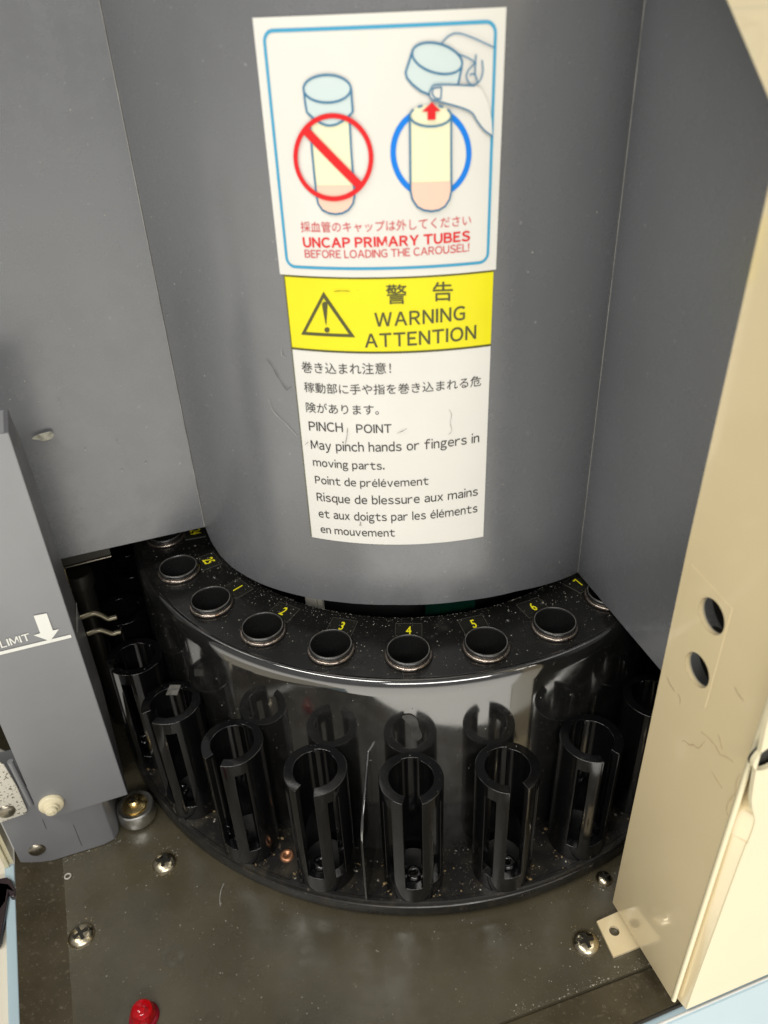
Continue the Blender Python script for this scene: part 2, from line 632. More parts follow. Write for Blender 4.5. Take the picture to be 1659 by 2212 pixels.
fl = isect(b0, bd, g0, gd)
bu = b0 - bd * 0.5
fr = g0 + gd * 1.6
bm = bmesh.new()
top = [(bu.x, bu.y), (fl.x, fl.y), (fr.x, fr.y), (1.7, 1.45), (-1.9, 1.45), (-1.9, bu.y + .2)]
plate(bm, HP, [top], 0.03)
bp = obj('base_plate', bm, BASE, smooth=30)
bp['kind'] = 'structure'
bp['label'] = 'olive black painted metal base plate under the carousel'
# sloping left flange (rises a little towards its edge)
bm = bmesh.new()
el = isect(e0, ed, g0, gd)
eu = e0 - ed * 0.25
q = [Vector((bu.x, bu.y, ZB + .0002)), Vector((fl.x, fl.y, ZB + .0002)), Vector((el.x, el.y, ZB + .06)), Vector((eu.x, eu.y, ZB + .06))]
n = 14
for i in range(n):
    for j in range(4):
        def pt(u, v):
            a = q[0].lerp(q[1], u); b = q[3].lerp(q[2], u)
            c = a.lerp(b, v)
            c.z += -0.012 * math.sin(math.pi * v)
            return bm.verts.new(c)
        u0, u1, v0, v1 = i / n, (i + 1) / n, j / 4, (j + 1) / 4
        bm.faces.new((pt(u0, v0), pt(u1, v0), pt(u1, v1), pt(u0, v1)))
fo = obj('base_flange', bm, FLANGE, smooth=60)
fo['kind'] = 'structure'
fo['label'] = 'brownish sloping left border of the base plate'
# front lip, one step lower
bm = bmesh.new()
r0, r1 = Vector(P(1368, 2212, -.955)), Vector(P(1468, 2168, -.955))
rd = (r1 - r0).normalized()
lip = [g0 - gd * 1.8, fr + gd * 0, isect(r0, rd, fr, (fr - Vector((1.7, 1.45))).normalized()), r0 - rd * 2.4]
lip = [(p.x, p.y) for p in lip]
plate(bm, Hz(-.955), [lip], 0.02)
lp = obj('base_lip', bm, FLANGE, smooth=30, bevel=0.004)
lp['kind'] = 'structure'
lp['label'] = 'brown black front lip of the base plate, one step lower'
bm = bmesh.new()
tube(bm, [Vector((*(r0 - rd * 2.2), -.962)), Vector((*(r1 + rd * .03), -.962))], 0.0075, 8)
le = obj('lip_trim', bm, DARKM, smooth=60)
le['kind'] = 'structure'
le['label'] = 'bare metal front edge along the base lip'

# ---- grey cover: curved middle and two flat wings
CY = Cyl(RC)
cover = thing('machine_cover', 'satin grey plastic machine cover with curved middle above the black carousel', 'cover')
# bottom edge of the curved part, height against angle, and its two creases
BOT = [(-59.4, .116), (-56.6, .075), (-52, .050), (-47.2, .040), (-37, .043), (-26.3, .054), (-16.2, .064), (-3.9, .072), (11.1, .068), (24.3, .055), (42.6, .006)]
ZT = 2.65


def botz(t):
    t = max(BOT[0][0], min(BOT[-1][0], t))
    for (a, za), (b, zb_) in zip(BOT, BOT[1:]):
        if a <= t <= b: return za + (zb_ - za) * (t - a) / (b - a)


def creaseL(z): return -59.2 - max(0, z - .116) * 2.02
def creaseR(z): return 42.6 - (z - .006) * 0.32


bm = bmesh.new()
NA, NZ = 110, 14
grid = {}
for lay, rad in ((0, RC), (1, RC - .02)):
    for i in range(NA + 1):
        for j in range(NZ + 1):
            zz = .1 + (ZT - .1) * j / NZ
            t = creaseL(zz) + (creaseR(zz) - creaseL(zz)) * i / NA
            if j == 0:
                t = -59.4 + (42.6 + 59.4) * i / NA
                zz = botz(t)
            a = R(t)
            grid[lay, i, j] = bm.verts.new((rad * math.sin(a), -rad * math.cos(a), zz))
for i in range(NA):
    for j in range(NZ):
        for lay in (0, 1):
            bm.faces.new((grid[lay, i, j], grid[lay, i + 1, j], grid[lay, i + 1, j + 1], grid[lay, i, j + 1]))
    bm.faces.new((grid[0, i, 0], grid[0, i + 1, 0], grid[1, i + 1, 0], grid[1, i, 0]))
obj('curved_panel', bm, GREY, cover, smooth=50)


def wing(edge, dirv, length, zbot, name):
    bm = bmesh.new()
    d = Vector((*dirv, 0)).normalized()
    nrm = Vector((d.y, -d.x, 0))
    if nrm.dot(CAM - Vector((edge(1).x, edge(1).y, 0))) < 0: nrm = -nrm
    rows = []
    for j in range(9):
        z = zbot + (ZT - zbot) * j / 8
        p = edge(z)
        row = []
        for k, s in ((0, 0), (0, 1), (1, 1), (1, 0)):
            row.append(bm.verts.new(Vector((p.x, p.y, z)) + d * (length * s) - nrm * (.022 * k)))
        rows.append(row)
    for j in range(8):
        for k in range(4):
            bm.faces.new((rows[j][k], rows[j][(k + 1) % 4], rows[j + 1][(k + 1) % 4], rows[j + 1][k]))
    bm.faces.new(rows[0]); bm.faces.new(rows[-1])
    return obj(name, bm, GREY, cover, smooth=30, bevel=0.003)


def cyl3(t, z, rad=RC):
    a = R(t)
    return Vector((rad * math.sin(a), -rad * math.cos(a), z))


wing(lambda z: cyl3(creaseL(z), z, RC + .001), (-0.474, -0.175), 1.25, .116, 'wing_panel')
wing(lambda z: cyl3(creaseR(z), z, RC + .001), (0.147, -0.487), 0.95, .006, 'wing_panel')
# pale ridges where the wings meet the curve
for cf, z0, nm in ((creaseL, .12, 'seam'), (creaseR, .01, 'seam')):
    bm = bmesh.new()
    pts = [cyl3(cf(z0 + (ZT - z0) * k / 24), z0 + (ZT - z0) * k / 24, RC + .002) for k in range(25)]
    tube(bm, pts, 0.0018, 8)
    obj(nm, bm, mat('pale_grey_edge', (.27, .265, .25), .35, var=.3, vscale=12), cover, smooth=80)

# dark metal strip hanging under the left wing, and parts deep in the cavity
LW = Pl((-0.749 + .02, -0.443 + .06), (-1.223 + .02, -0.618 + .06))
bracket = thing('hanging_bracket', 'dark metal strip hanging under the left wing of the grey cover', 'bracket')
a, b = LW.px(133, 1211), LW.px(240, 1185)
c_, d_ = LW.px(140, 1226), LW.px(240, 1199)
bm = bmesh.new()
plate(bm, LW, [[(a[0] + .1, a[1] + .1), (b[0], b[1] + .1), d_, c_, (c_[0] + .1, c_[1])]], 0.008)
obj('strip', bm, DARKM, bracket, smooth=0, bevel=.002)
bm = bmesh.new()
tube(bm, [LW.to3(c_[0] + .1, c_[1] - .002, .004), LW.to3(d_[0], d_[1] - .002, .004)], .004, 8)
obj('folded_lip', bm, mat('dim_steel', (.22, .20, .16), .3, metal=1), bracket, smooth=60)

post = thing('support_column', 'dim round column deep in the black cavity at left', 'column')
DV = Pl((-1.2, -.35), (-.9, -.25))
pa, pb = DV.px(168, 1235), DV.px(176, 1340)
bm = bmesh.new()
lathe(bm, [(.0, pa[1]), (.05, pa[1]), (.055, pa[1] - .02), (.055, pa[1] - .06), (.042, pa[1] - .07), (.042, ZB)], 24, DV.to3(pa[0], 0).to_tuple()[:2])
obj('shaft', bm, DARKM, post, smooth=40)

# ================================================================== CAROUSEL
PH = math.degrees(-0.0157)      # angle of hole 4
STEP = 14.4
TOPZ, DZ = 0.0, -0.028          # rim of the holes, deck
R2, Z2 = 1.232, -0.329          # tube holders
RD = 1.131                      # drum
ZD = -0.848                     # upper face of the foot disc
ang = lambda k: PH + STEP * k


def pol(t, r, z): return Vector((r * math.sin(R(t)), -r * math.cos(R(t)), z))


car = thing('sample_carousel', 'round glossy black sample carousel with numbered holes and slotted tube holders', 'carousel')
KS = range(-7, 6)
bm = bmesh.new()
loops = [circle((0, 0), 1.098, n=180), circle((0, 0), .818, n=140)[::-1]]
for k in KS: loops.append(circle(pol(ang(k), 1, 0).to_tuple()[:2], .070, n=40))
flat_fill(bm, loops)
for v in bm.verts: v.co.z = DZ
o = obj('deck', bm, DECK, car, smooth=30)
bm = bmesh.new()
prof = [(.818, -.16), (.818, DZ - .004), (.8195, DZ)]
lathe(bm, prof, 140)
prof = [(1.098, DZ), (1.104, DZ + .0005), (1.107, DZ + .004), (1.112, DZ + .005), (1.119, DZ + .002), (1.126, DZ - .007), (1.131, DZ - .022), (1.1325, DZ - .05)]
prof += [(1.1325 + .004 * t, DZ - .05 + (ZD - DZ + .05) * t) for t in (0.25, .5, .75, 1)]
lathe(bm, prof, 220)
obj('drum', bm, BLACK, car, smooth=60)
bm = bmesh.new()
lathe(bm, [(1.10, ZD), (1.318, ZD), (1.321, ZD + .003), (1.333, ZD + .003), (1.337, ZD - .002), (1.338, ZD - .016), (1.334, ZD - .020), (1.3385, ZD - .024), (1.3385, -.915), (1.333, -.925), (1.1, -.925)], 240)
obj('foot_disc', bm, FOOT, car, smooth=35)

# collar of a hole, with its gasket ring
bm = bmesh.new()
lathe(bm, [(.0, -.46), (.055, -.46), (.060, -.44), (.0635, -.10), (.0640, -.009), (.0645, -.0055), (.0655, -.0025), (.0668, -.0007), (.0683, 0), (.0697, -.0006), (.0707, -.0024), (.0712, -.005), (.0710, -.009), (.0696, -.012), (.0690, -.024), (.0690, -.06)], 56)
me_col = obj('hole_collar', bm, COLLAR, car, smooth=40)
bm = bmesh.new()
lathe(bm, [(.0705 + .0066 * math.cos(t * math.pi / 6), -.0215 + .0062 * math.sin(t * math.pi / 6)) for t in range(13)], 64)
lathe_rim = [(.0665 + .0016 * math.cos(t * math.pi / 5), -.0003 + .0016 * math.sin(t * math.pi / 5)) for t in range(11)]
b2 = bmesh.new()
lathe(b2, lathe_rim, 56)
me_rim = obj('rim_highlight', b2, mat('collar_highlight', (.10, .097, .09), .2, var=.6, vscale=25), me_col, smooth=80)  # paler ring paints the thin highlight onto the collar rim
me_gas = obj('gasket_ring', bm, GASKET, me_col, smooth=80)
bm = bmesh.new()
box(bm, (-.0435, -.039, 0), (.0435, .039, .0012))
me_tag = obj('number_tag', bm, TAG, car, smooth=0)
bm = bmesh.new()
for x0, y0, x1, y1 in ((-.0435, .0382, .0435, .0392), (-.0435, -.0392, .0435, -.0382), (-.0445, -.039, -.0434, .039), (.0434, -.039, .0445, .039)):
    box(bm, (x0, y0, 0), (x1, y1, .0018))
me_tage = obj('tag_edge', bm, TAGE, me_tag, smooth=0)

# one tube holder: a C-shaped cup, slot facing outwards (local -Y), with side windows
H0, H1 = ZD - Z2, 0.0           # bottom and top, relative to the rim
RO, RI = .1033, .0715
az = sorted(set([i * 6 for i in range(-30, 30)] + [-17, 17, -40, 40, -62, 62, -158, 158]))
az = [a for a in az if a not in (-18, 18, -42, -60, 60, 42, -156, 156)]
zz = [H0, H0 + .072, H0 + .078, -.30, -.16, -.052, -.016, 0]


def cell(a, z):
    """(solid, inner radius) at angle a (0 = slot side) and height z"""
    aa = abs(a)
    if aa < 17 and z > H0 + .078: return None
    if 40 < aa < 62 and H0 + .072 < z < -.052: return None
    ri = RI
    if aa > 158 and z < -.016: ri = .086
    if aa > 158 and z >= -.016: ri = .079
    if 17 < aa < 40 and z < -.016: ri = .083
    return ri


bm = bmesh.new()
nA, nZ = len(az), len(zz) - 1
cells = {}
for i in range(nA):
    a0 = az[i]
    a1 = az[(i + 1) % nA] + (360 if i == nA - 1 else 0)
    mid = (a0 + a1) / 2
    mid = mid - 360 if mid > 180 else mid
    for j in range(nZ):
        cells[i, j] = cell(mid, (zz[j] + zz[j + 1]) / 2)


def hv(i, j, r):
    a = R(az[i % nA])
    return bm.verts.new((r * math.sin(a), -r * math.cos(a), zz[j]))


for (i, j), ri in cells.items():
    if ri is None: continue
    bm.faces.new((hv(i, j, RO), hv(i + 1, j, RO), hv(i + 1, j + 1, RO), hv(i, j + 1, RO)))
    bm.faces.new((hv(i, j, ri), hv(i, j + 1, ri), hv(i + 1, j + 1, ri), hv(i + 1, j, ri)))
    for di in (0, 1):
        other = cells[(i + (1 if di else -1)) % nA, j]
        ro = RO if other is None else other
        if ro > ri: bm.faces.new((hv(i + di, j, ri), hv(i + di, j, ro), hv(i + di, j + 1, ro), hv(i + di, j + 1, ri)))
    for dj in (0, 1):
        jj = j + (1 if dj else -1)
        other = None if jj < 0 or jj >= nZ else cells[i, jj]
        ro = RO if other is None else other
        if ro > ri: bm.faces.new((hv(i, j + dj, ri), hv(i + 1, j + dj, ri), hv(i + 1, j + dj, ro), hv(i, j + dj, ro)))
me_hold = obj('tube_holder', bm, HOLD, car, smooth=40, bevel=.0022)
# spring leaf, cup floor and the small rubber stop low in the slot
bm = bmesh.new()
lathe(bm, [(0, H0 + .03), (.05, H0 + .035), (.071, H0 + .05), (.071, H0 + .001)], 32)
me_floor = obj('cup_floor', bm, DARK, me_hold, smooth=60)
bm = bmesh.new()
lathe(bm, [(.018 + .010 * math.cos(t * math.pi / 5), H0 + .085 + .010 * math.sin(t * math.pi / 5)) for t in range(11)], 24, (0, -.048))
me_stop = obj('rubber_stop', bm, HOLD, me_hold, smooth=80)


def copy(o, parent):
    c = o.copy()
    C.objects.link(c)
    c.parent = parent
    return c


first = True
NUMS = {-5: '24', -4: '25', -3: '1', -2: '2', -1: '3', 0: '4', 1: '5', 2: '6', 3: '7', 4: '8', 5: '9', -6: '23', -7: '22'}
for k in KS:
    if first: col, gas, tg, tge, hd, fo_, st = me_col, me_gas, me_tag, me_tage, me_hold, me_floor, me_stop
    else:
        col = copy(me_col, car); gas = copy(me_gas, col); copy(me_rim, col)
        tg = copy(me_tag, car); tge = copy(me_tage, tg)
        hd = copy(me_hold, car); fo_ = copy(me_floor, hd); st = copy(me_stop, hd)
    first = False
    t = ang(k)
    col.location = pol(t, 1, TOPZ)
    gas.rotation_euler.z = random.uniform(0, 6)
    tg.location = pol(t + random.uniform(-.3, .3), .887, DZ)
    tg.rotation_euler.z = R(t + random.uniform(-2, 2))
    hd.location = pol(t, R2, Z2)
    hd.rotation_euler = (R(random.uniform(-.5, .5)), R(random.uniform(-.5, .5)), R(t + random.uniform(-1.5, 1.5)))
    # numeral printed on the tag
    bm, (x0, y0, x1, y1) = text_bm(NUMS[k], 0.012)
    h = .041
    s = h / (y1 - y0)
    for v in bm.verts:
        v.co = Vector(((v.co.x - (x0 + x1) / 2) * s * .64, (v.co.y - (y0 + y1) / 2) * s + .003, .0024))
    nm = obj('numeral', bm, NUM, tg, smooth=0)
# small raised dots on the deck
for (t, r) in ((-51.8, .908), (20.8, .902), (36.6, .83), (-67, .9)):
    bm = bmesh.new()
    lathe(bm, [(0, .007), (.006, .0065), (.010, .003), (.011, 0)], 20)
    o = obj('deck_rivet', bm, DECK, car, smooth=80)
    o.location = pol(t, r, DZ)
# divider fin between holders 3 and 4
bm = bmesh.new()
tf = -7.9
fa = [(1.133, ZD), (1.333, ZD), (1.333, ZD + .30), (1.325, ZD + .345), (1.30, ZD + .385), (1.25, ZD + .43), (1.133, ZD + .52)]
tv = Vector((math.cos(R(tf)), math.sin(R(tf)), 0))
A = [bm.verts.new(pol(tf, r, z) + tv * .0045) for r, z in fa]
B = [bm.verts.new(pol(tf, r, z) - tv * .0045) for r, z in fa]
bm.faces.new(A); bm.faces.new(B[::-1])
for i in range(len(fa)):
    j = (i + 1) % len(fa)
    bm.faces.new((A[i], A[j], B[j], B[i]))
obj('divider_fin', bm, BLACK, car, smooth=30, bevel=.003)
DC = Cyl(1.1345)
sm = smooth_pts([(868, 1548), (885, 1543), (900, 1552), (905, 1570), (912, 1590), (900, 1600), (888, 1588), (886, 1568)], 4, True)
decal('smear_mark', DC, .001, mat('dried_smear', (.040, .039, .036), .4, var=.6, vscale=25), car, fills=[[DC.px(p[0], p[1]) for p in sm]])
# copper plug in the foot disc
bm = bmesh.new()
lathe(bm, [(0, .004), (.008, .004), (.011, .008), (.019, .010), (.024, .007), (.026, 0)], 28)
o = obj('copper_plug', bm, COPPER, car, smooth=60)
o.location = onz(620, 1849, ZD).to_tuple()

# inside the ring: metal post and circuit board, dark hub
post2 = thing('guide_post', 'pale metal post seen in the gap behind hole number two', 'post')
p3 = onz(672, 1296, -.10)
bm = bmesh.new()
box(bm, (-.022, -.02, -.5), (.022, .02, .14))
box(bm, (.022, -.012, -.5), (.042, .012, .10))
o = obj('post_body', bm, mat('pale_zinc', (.65, .63, .55), .45), post2, smooth=0, bevel=.004)
o.location = onz(673, 1300, -.13) + Vector((0, .03, .12))
o.rotation_euler.z = R(-15)
pcb = thing('circuit_board', 'green circuit board glimpsed in the gap behind hole number five', 'circuit board')
bm = bmesh.new()
box(bm, (-.09, -.004, -.35), (.09, .004, .12))
o = obj('board', bm, GREEN, pcb, smooth=0)
o.location = pol(11.0, .72, -.05)
o.rotation_euler.z = R(10)
bm = bmesh.new()
box(bm, (-.012, -.016, .03), (.02, -.005, .055))
o = obj('connector', bm, COPPER, pcb, smooth=0)
o.location = pol(11.0, .72, -.05)
o.rotation_euler.z = R(10)
bm = bmesh.new()
lathe(bm, [(0, -.1), (.62, -.1), (.62, ZB)], 80)
hub = obj('drive_hub', bm, DARK, smooth=40)
tag(hub, 'black round hub in the dark under the curved grey cover', 'hub')

# small grey film scrap on the rim of the holder outside hole 1
bm = bmesh.new()
hc = pol(ang(-3), R2, Z2)
tp = onz(375, 1491, Z2 + .003)
box(bm, (-.021, -.022, 0), (.021, .022, .003))
o = obj('tape_scrap', bm, TAPE, smooth=0)
o.location = tp
o.rotation_euler = (R(6), R(-5), R(-8))
tag(o, 'small square scrap of grey film on the rim of a black holder', 'film scrap')

# ================================================================== STICKERS ON THE COVER
c1 = crop(960, 0, 1.50818)
c2 = crop(1060, 1000, 1.659)
L1 = lambda x, y: CY.px(*c1(x, y))
L2 = lambda x, y: CY.px(*c2(x, y))
m1 = lambda pts: [L1(*p) for p in pts]
m2 = lambda pts: [L2(*p) for p in pts]
O = .0014                       # thickness of one printed layer

st1 = thing('instruction_sticker', 'white picture sticker with red lettering and capped tube drawings on the curved cover', 'sticker')
s0, s1, z0, z1 = -.3262, .2355, 1.1395, 1.7025


def sheet(name, s0, s1, z0, z1, m, parent, off, th=.0025):
    bm = bmesh.new()
    k = 40
    vs = {}
    for i in range(k + 1):
        s = s0 + (s1 - s0) * i / k
        for a, (z, of) in enumerate(((z0, off), (z1, off), (z1, off - th), (z0, off - th))):
            vs[i, a] = bm.verts.new(CY.to3(s, z, of))
    for i in range(k):
        for a in range(4):
            bm.faces.new((vs[i, a], vs[i + 1, a], vs[i + 1, (a + 1) % 4], vs[i, (a + 1) % 4]))
    bm.faces.new([vs[0, a] for a in range(4)]); bm.faces.new([vs[k, a] for a in range(4)])
    return obj(name, bm, m, parent, smooth=40)


sheet('backing_sheet', s0, s1, z0, z1, PAPER, st1, .004, .004)
o1 = .004
tl, br_ = L1(130, 183), L1(1447, 1547)
bl_, tr_ = L1(258, 1582), L1(1488, 126)
rr = dense(rrect((tl[0] + bl_[0]) / 2, (bl_[1] + br_[1]) / 2, (tr_[0] + br_[0]) / 2, (tl[1] + tr_[1]) / 2, .022), .012, True)
decal('frame_line', CY, o1 + O, BORD, st1, strokes=[(rr, .0068, True)])

LW1 = .0042
# left drawing: capped tube
el = lambda c, rx, ry, n=40, a0=0, a1=2 * math.pi, rot=0: m1(circle(c, rx, ry, n, a0, a1, rot))
dr = thing  # alias kept short
tubeL = [(400, 715)] + [(632, 715), (640, 880), (652, 1040), (661, 1160), (652, 1205), (625, 1243), (590, 1262), (550, 1268), (510, 1262), (472, 1243), (447, 1205), (438, 1160), (425, 1040), (410, 880)]
pinkL = [(432, 1100), (657, 1100), (661, 1160), (652, 1205), (625, 1243), (590, 1262), (550, 1268), (510, 1262), (472, 1243), (447, 1205), (438, 1160)]
decal('serum_fill', CY, o1 + O, SERUM, st1, fills=[m1(tubeL)])
decal('cell_fill', CY, o1 + 2 * O, CELLS, st1, fills=[m1(pinkL)])
capL_side = [(362, 525), (372, 610), (382, 655)] + circle((515, 655), 133, 82, 16, math.pi, 0)[1:-1] + [(648, 655), (644, 600), (640, 525)]
capL_side = [(362, 525), (370, 600), (381, 665)] + [(381 + (651 - 381) * t, 665 + 78 * math.sin(math.pi * t)) for t in [i / 14 for i in range(1, 14)]] + [(651, 660), (645, 600), (640, 520)]
decal('cap_fill', CY, o1 + 2 * O, CAPF, st1, fills=[m1(capL_side), el((500, 525), 139, 82)])
strokes = [(dense(m1(tubeL[1:] + [tubeL[0]]), .01), LW1, False), (dense(m1(capL_side[:-1]), .01), LW1, False), (dense(m1([(640, 520), (650, 665)]), .01), LW1, False), (el((500, 525), 139, 82), LW1, True)]
decal('tube_outline', CY, o1 + 3 * O, LINE, st1, strokes=strokes)
decal('prohibition_sign', CY, o1 + 4 * O, RED, st1, strokes=[(el((537, 930), 221, 246, 72, rot=R(-4)), .0108, True), (dense(m1([(372, 768), (690, 1096)]), .01), .0195, False)])
# right drawing: opened tube, hand lifting the cap
decal('ok_ring', CY, o1 + O, RINGB, st1, strokes=[(el((1110, 905), 223, 256, 72, rot=R(-3)), .0128, True)])
tubeR = [(985, 690), (987, 900), (989, 1130), (1000, 1180), (1028, 1222), (1065, 1243), (1110, 1250), (1155, 1243), (1192, 1220), (1218, 1178), (1228, 1130), (1227, 900), (1227, 685)]
bottomR = [(989, 1082), (989, 1130), (1000, 1180), (1028, 1222), (1065, 1243), (1110, 1250), (1155, 1243), (1192, 1220), (1218, 1178), (1228, 1130), (1227, 1076)]
topR = circle((1106, 684), 121, 64, 40)
decal('serum_fill', CY, o1 + 2 * O, SERUM, st1, fills=[m1(tubeR), m1(topR)])
decal('cell_fill', CY, o1 + 3 * O, CELLS, st1, fills=[m1(bottomR)])
decal('tube_outline', CY, o1 + 4 * O, LINE, st1, strokes=[(dense(m1(tubeR), .01), LW1, False), (el((1106, 684), 121, 64, 24, R(-35), R(215)), LW1, False), (el((1106, 684), 121, 64, 6, R(232), R(247)), LW1, False), (el((1106, 684), 121, 64, 6, R(293), R(308)), LW1, False)])
decal('lift_arrow', CY, o1 + 5 * O, RED, st1, fills=[m1([(1113, 603), (1165, 656), (1135, 657), (1135, 707), (1088, 709), (1088, 659), (1055, 660)])])
capR = circle((1145, 345), 151, 86, 44, rot=R(17))
sideR = [(1003, 292), (985, 350), (960, 428), (968, 462), (1000, 500), (1050, 540), (1110, 565), (1170, 565), (1255, 545), (1268, 495), (1290, 395)]
decal('cap_fill', CY, o1 + 2 * O, CAPF, st1, fills=[m1(sideR), m1(capR)])
decal('cap_outline', CY, o1 + 3 * O, LINE, st1, strokes=[(dense(m1(sideR[:8]), .01), LW1, False), (dense(m1([(1290, 395), (1268, 498)]), .01), LW1, False), (dense(m1(capR), .01, True), LW1, True)])
thumb = smooth_pts([(1365, 507), (1150, 500), (1112, 520), (1099, 556), (1115, 588), (1165, 602), (1330, 655), (1380, 720), (1420, 770), (1468, 805)], 5)
thumb = [p.to_tuple()[:2] for p in [Vector((p.x, p.y, 0)) for p in thumb]]
decal('thumb_fill', CY, o1 + 4 * O, PAPER, st1, fills=[m1(thumb + [(1462, 700), (1440, 600), (1400, 520)])])
hs = [thumb, smooth_pts([(1165, 262), (1208, 215), (1260, 196), (1330, 215), (1400, 245), (1478, 282)], 5),
      smooth_pts([(1170, 515), (1125, 522), (1116, 552), (1133, 580), (1165, 585)], 5), [(1170, 515), (1165, 585)],
      smooth_pts([(1262, 318), (1320, 340), (1368, 372)], 4), smooth_pts([(1370, 322), (1368, 380), (1366, 440), (1384, 490)], 4),
      smooth_pts([(1405, 355), (1411, 420), (1390, 480), (1345, 507)], 4), smooth_pts([(1362, 375), (1325, 415), (1314, 455), (1332, 492), (1348, 504)], 4),
      smooth_pts([(1332, 442), (1350, 436), (1366, 442)], 4)]
decal('hand_outline', CY, o1 + 5 * O, LINE, st1, strokes=[(dense(m1([(p[0], p[1]) for p in h]), .008), .0030, False) for h in hs])
lettering('japanese_lettering', '採血管のキャップは外してください', CY, REDP, st1, L1(345, 1376), L1(1345, 1336), L1(345, 1312), o1 + O, 'box')
lettering('english_lettering', 'UNCAP PRIMARY TUBES', CY, RED, st1, L1(358, 1463), L1(1340, 1425), L1(358, 1408), o1 + O, weight=.030, space_char=.8)
lettering('english_lettering', 'BEFORE LOADING THE CAROUSEL!', CY, REDP, st1, L1(368, 1526), L1(1335, 1489), L1(368, 1481), o1 + O, weight=.006, space_char=.8)

st2 = thing('warning_sticker', 'yellow and white pinch point warning sticker below the picture sticker on the cover', 'sticker')
t0, t1_, y0_, y1_ = -.3155, .2295, .314, 1.1375
zy = (L2(155, 625)[1] + L2(1443, 578)[1]) / 2
sheet('white_panel', t0, t1_, y0_, zy, PAPER, st2, .003, .003)
sheet('yellow_panel', t0, t1_, zy + .0002, y1_, YELLOW, st2, .003, .003)
o2 = .003
decal('panel_line', CY, o2 + O, INK2, st2, strokes=[(dense([(t0, zy), (t1_, zy)], .012), .0055, False), (dense([(t0, y1_ - .001), (t1_, y1_ - .001)], .012), .003, False),
                                                   (dense([(t0 + .001, y0_ + .001), (t0 + .001, y1_)], .05), .0022, False)])
lettering('kanji', '警', CY, INK2, st2, L2(765, 326), L2(900, 322), L2(765, 197), o2 + O, 'box', weight=.008)
lettering('kanji', '告', CY, INK2, st2, L2(1066, 307), L2(1197, 303), L2(1066, 180), o2 + O, 'box', weight=.008)
lettering('english_lettering', 'WARNING', CY, INK2, st2, L2(690, 470), L2(1276, 424), L2(690, 383), o2 + O, weight=.016, space_char=1.2)
lettering('french_lettering', 'ATTENTION', CY, INK2, st2, L2(627, 606), L2(1348, 548), L2(627, 520), o2 + O, weight=.016, space_char=1.1)
tri = m2([(358, 243), (563, 540), (213, 523)])
trin = m2([(359, 285), (523, 520), (243, 506)])
decal('warning_triangle', CY, o2 + O, INK2, st2, fills=[[tri, trin]])
ex = smooth_pts([(349, 330), (355, 314), (367, 308), (379, 314), (384, 332), (380, 400), (377, 455), (372, 455), (361, 400)], 4, True)
decal('exclamation_mark', CY, o2 + O, INK2, st2, fills=[m1_ for m1_ in (m2([(p[0], p[1]) for p in ex]), m2(circle((381, 492), 17, 17, 20)))])
lettering('japanese_lettering', '巻き込まれ注意！', CY, INK, st2, L2(218, 770), L2(797, 778), L2(218, 698), o2 + O, 'box')
lettering('japanese_lettering', '稼動部に手や指を巻き込まれる危', CY, INK, st2, L2(235, 898), L2(1380, 857), L2(235, 832), o2 + O, 'box')
lettering('japanese_lettering', '険があります。', CY, INK, st2, L2(247, 1030), L2(718, 1047), L2(247, 964), o2 + O, 'box')
for body, bl, br, top, mode, sw in (
        ('PINCH', (265, 1148), (485, 1158), (265, 1091), 'cap', 1), ('POINT', (572, 1164), (800, 1163), (572, 1110), 'cap', 1),
        ('May pinch hands or fingers in', (278, 1268), (1368, 1224), (278, 1213), 'cap', 1.35),
        ('moving parts.', (291, 1378), (755, 1404), (291, 1343), 'x', 1.2),
        ('Point de prélévement', (305, 1493), (1040, 1502), (305, 1446), 'cap', 1.2),
        ('Risque de blessure aux mains', (316, 1606), (1360, 1571), (316, 1556), 'cap', 1.35),
        ('et aux doigts par les éléments', (328, 1714), (1357, 1680), (328, 1678), 'x', 1.35),
        ('en mouvement', (340, 1814), (822, 1840), (340, 1781), 'x', 1.2)):
    lettering('french_lettering' if 'n' in body and body[0] in 'PRe' and body[1] != 'I' and body != 'POINT' else 'english_lettering', body, CY, INK, st2, L2(*bl), L2(*br), L2(*top), o2 + O, mode, weight=.008, space_word=sw, space_char=1.0)

# ================================================================== BEIGE SIDE PANEL (right)
BP = Pl((0.660, -1.313), (0.768, -1.633))
side = thing('side_panel', 'beige enamelled side panel with two round holes at the right of the carousel', 'side panel')
zf = -.905
sF = BP.px(1453, 2160)[0]
tabU = [BP.px(1655, 420), BP.px(1659, 215), BP.px(1568, 0)]
sl = (tabU[2][0] - tabU[1][0]) / (tabU[2][1] - tabU[1][1])
zk = tabU[1][1] + (tabU[0][0] - tabU[1][0]) / sl
outline = [(0, zf), (sF, zf), (sF, 2.4), (tabU[1][0] + sl * (2.4 - tabU[1][1]), 2.4), (tabU[0][0] + .004, zk), (0.0, .6)]
holes = []
for c in ((1537, 1331), (1506, 1447)):
    hc = BP.px(*c)
    holes.append(circle(hc, .0455, .0465, 40))
bm = bmesh.new()
plate(bm, BP, [outline] + holes, .012)
obj('inner_sheet', bm, BEIGE, side, smooth=30)
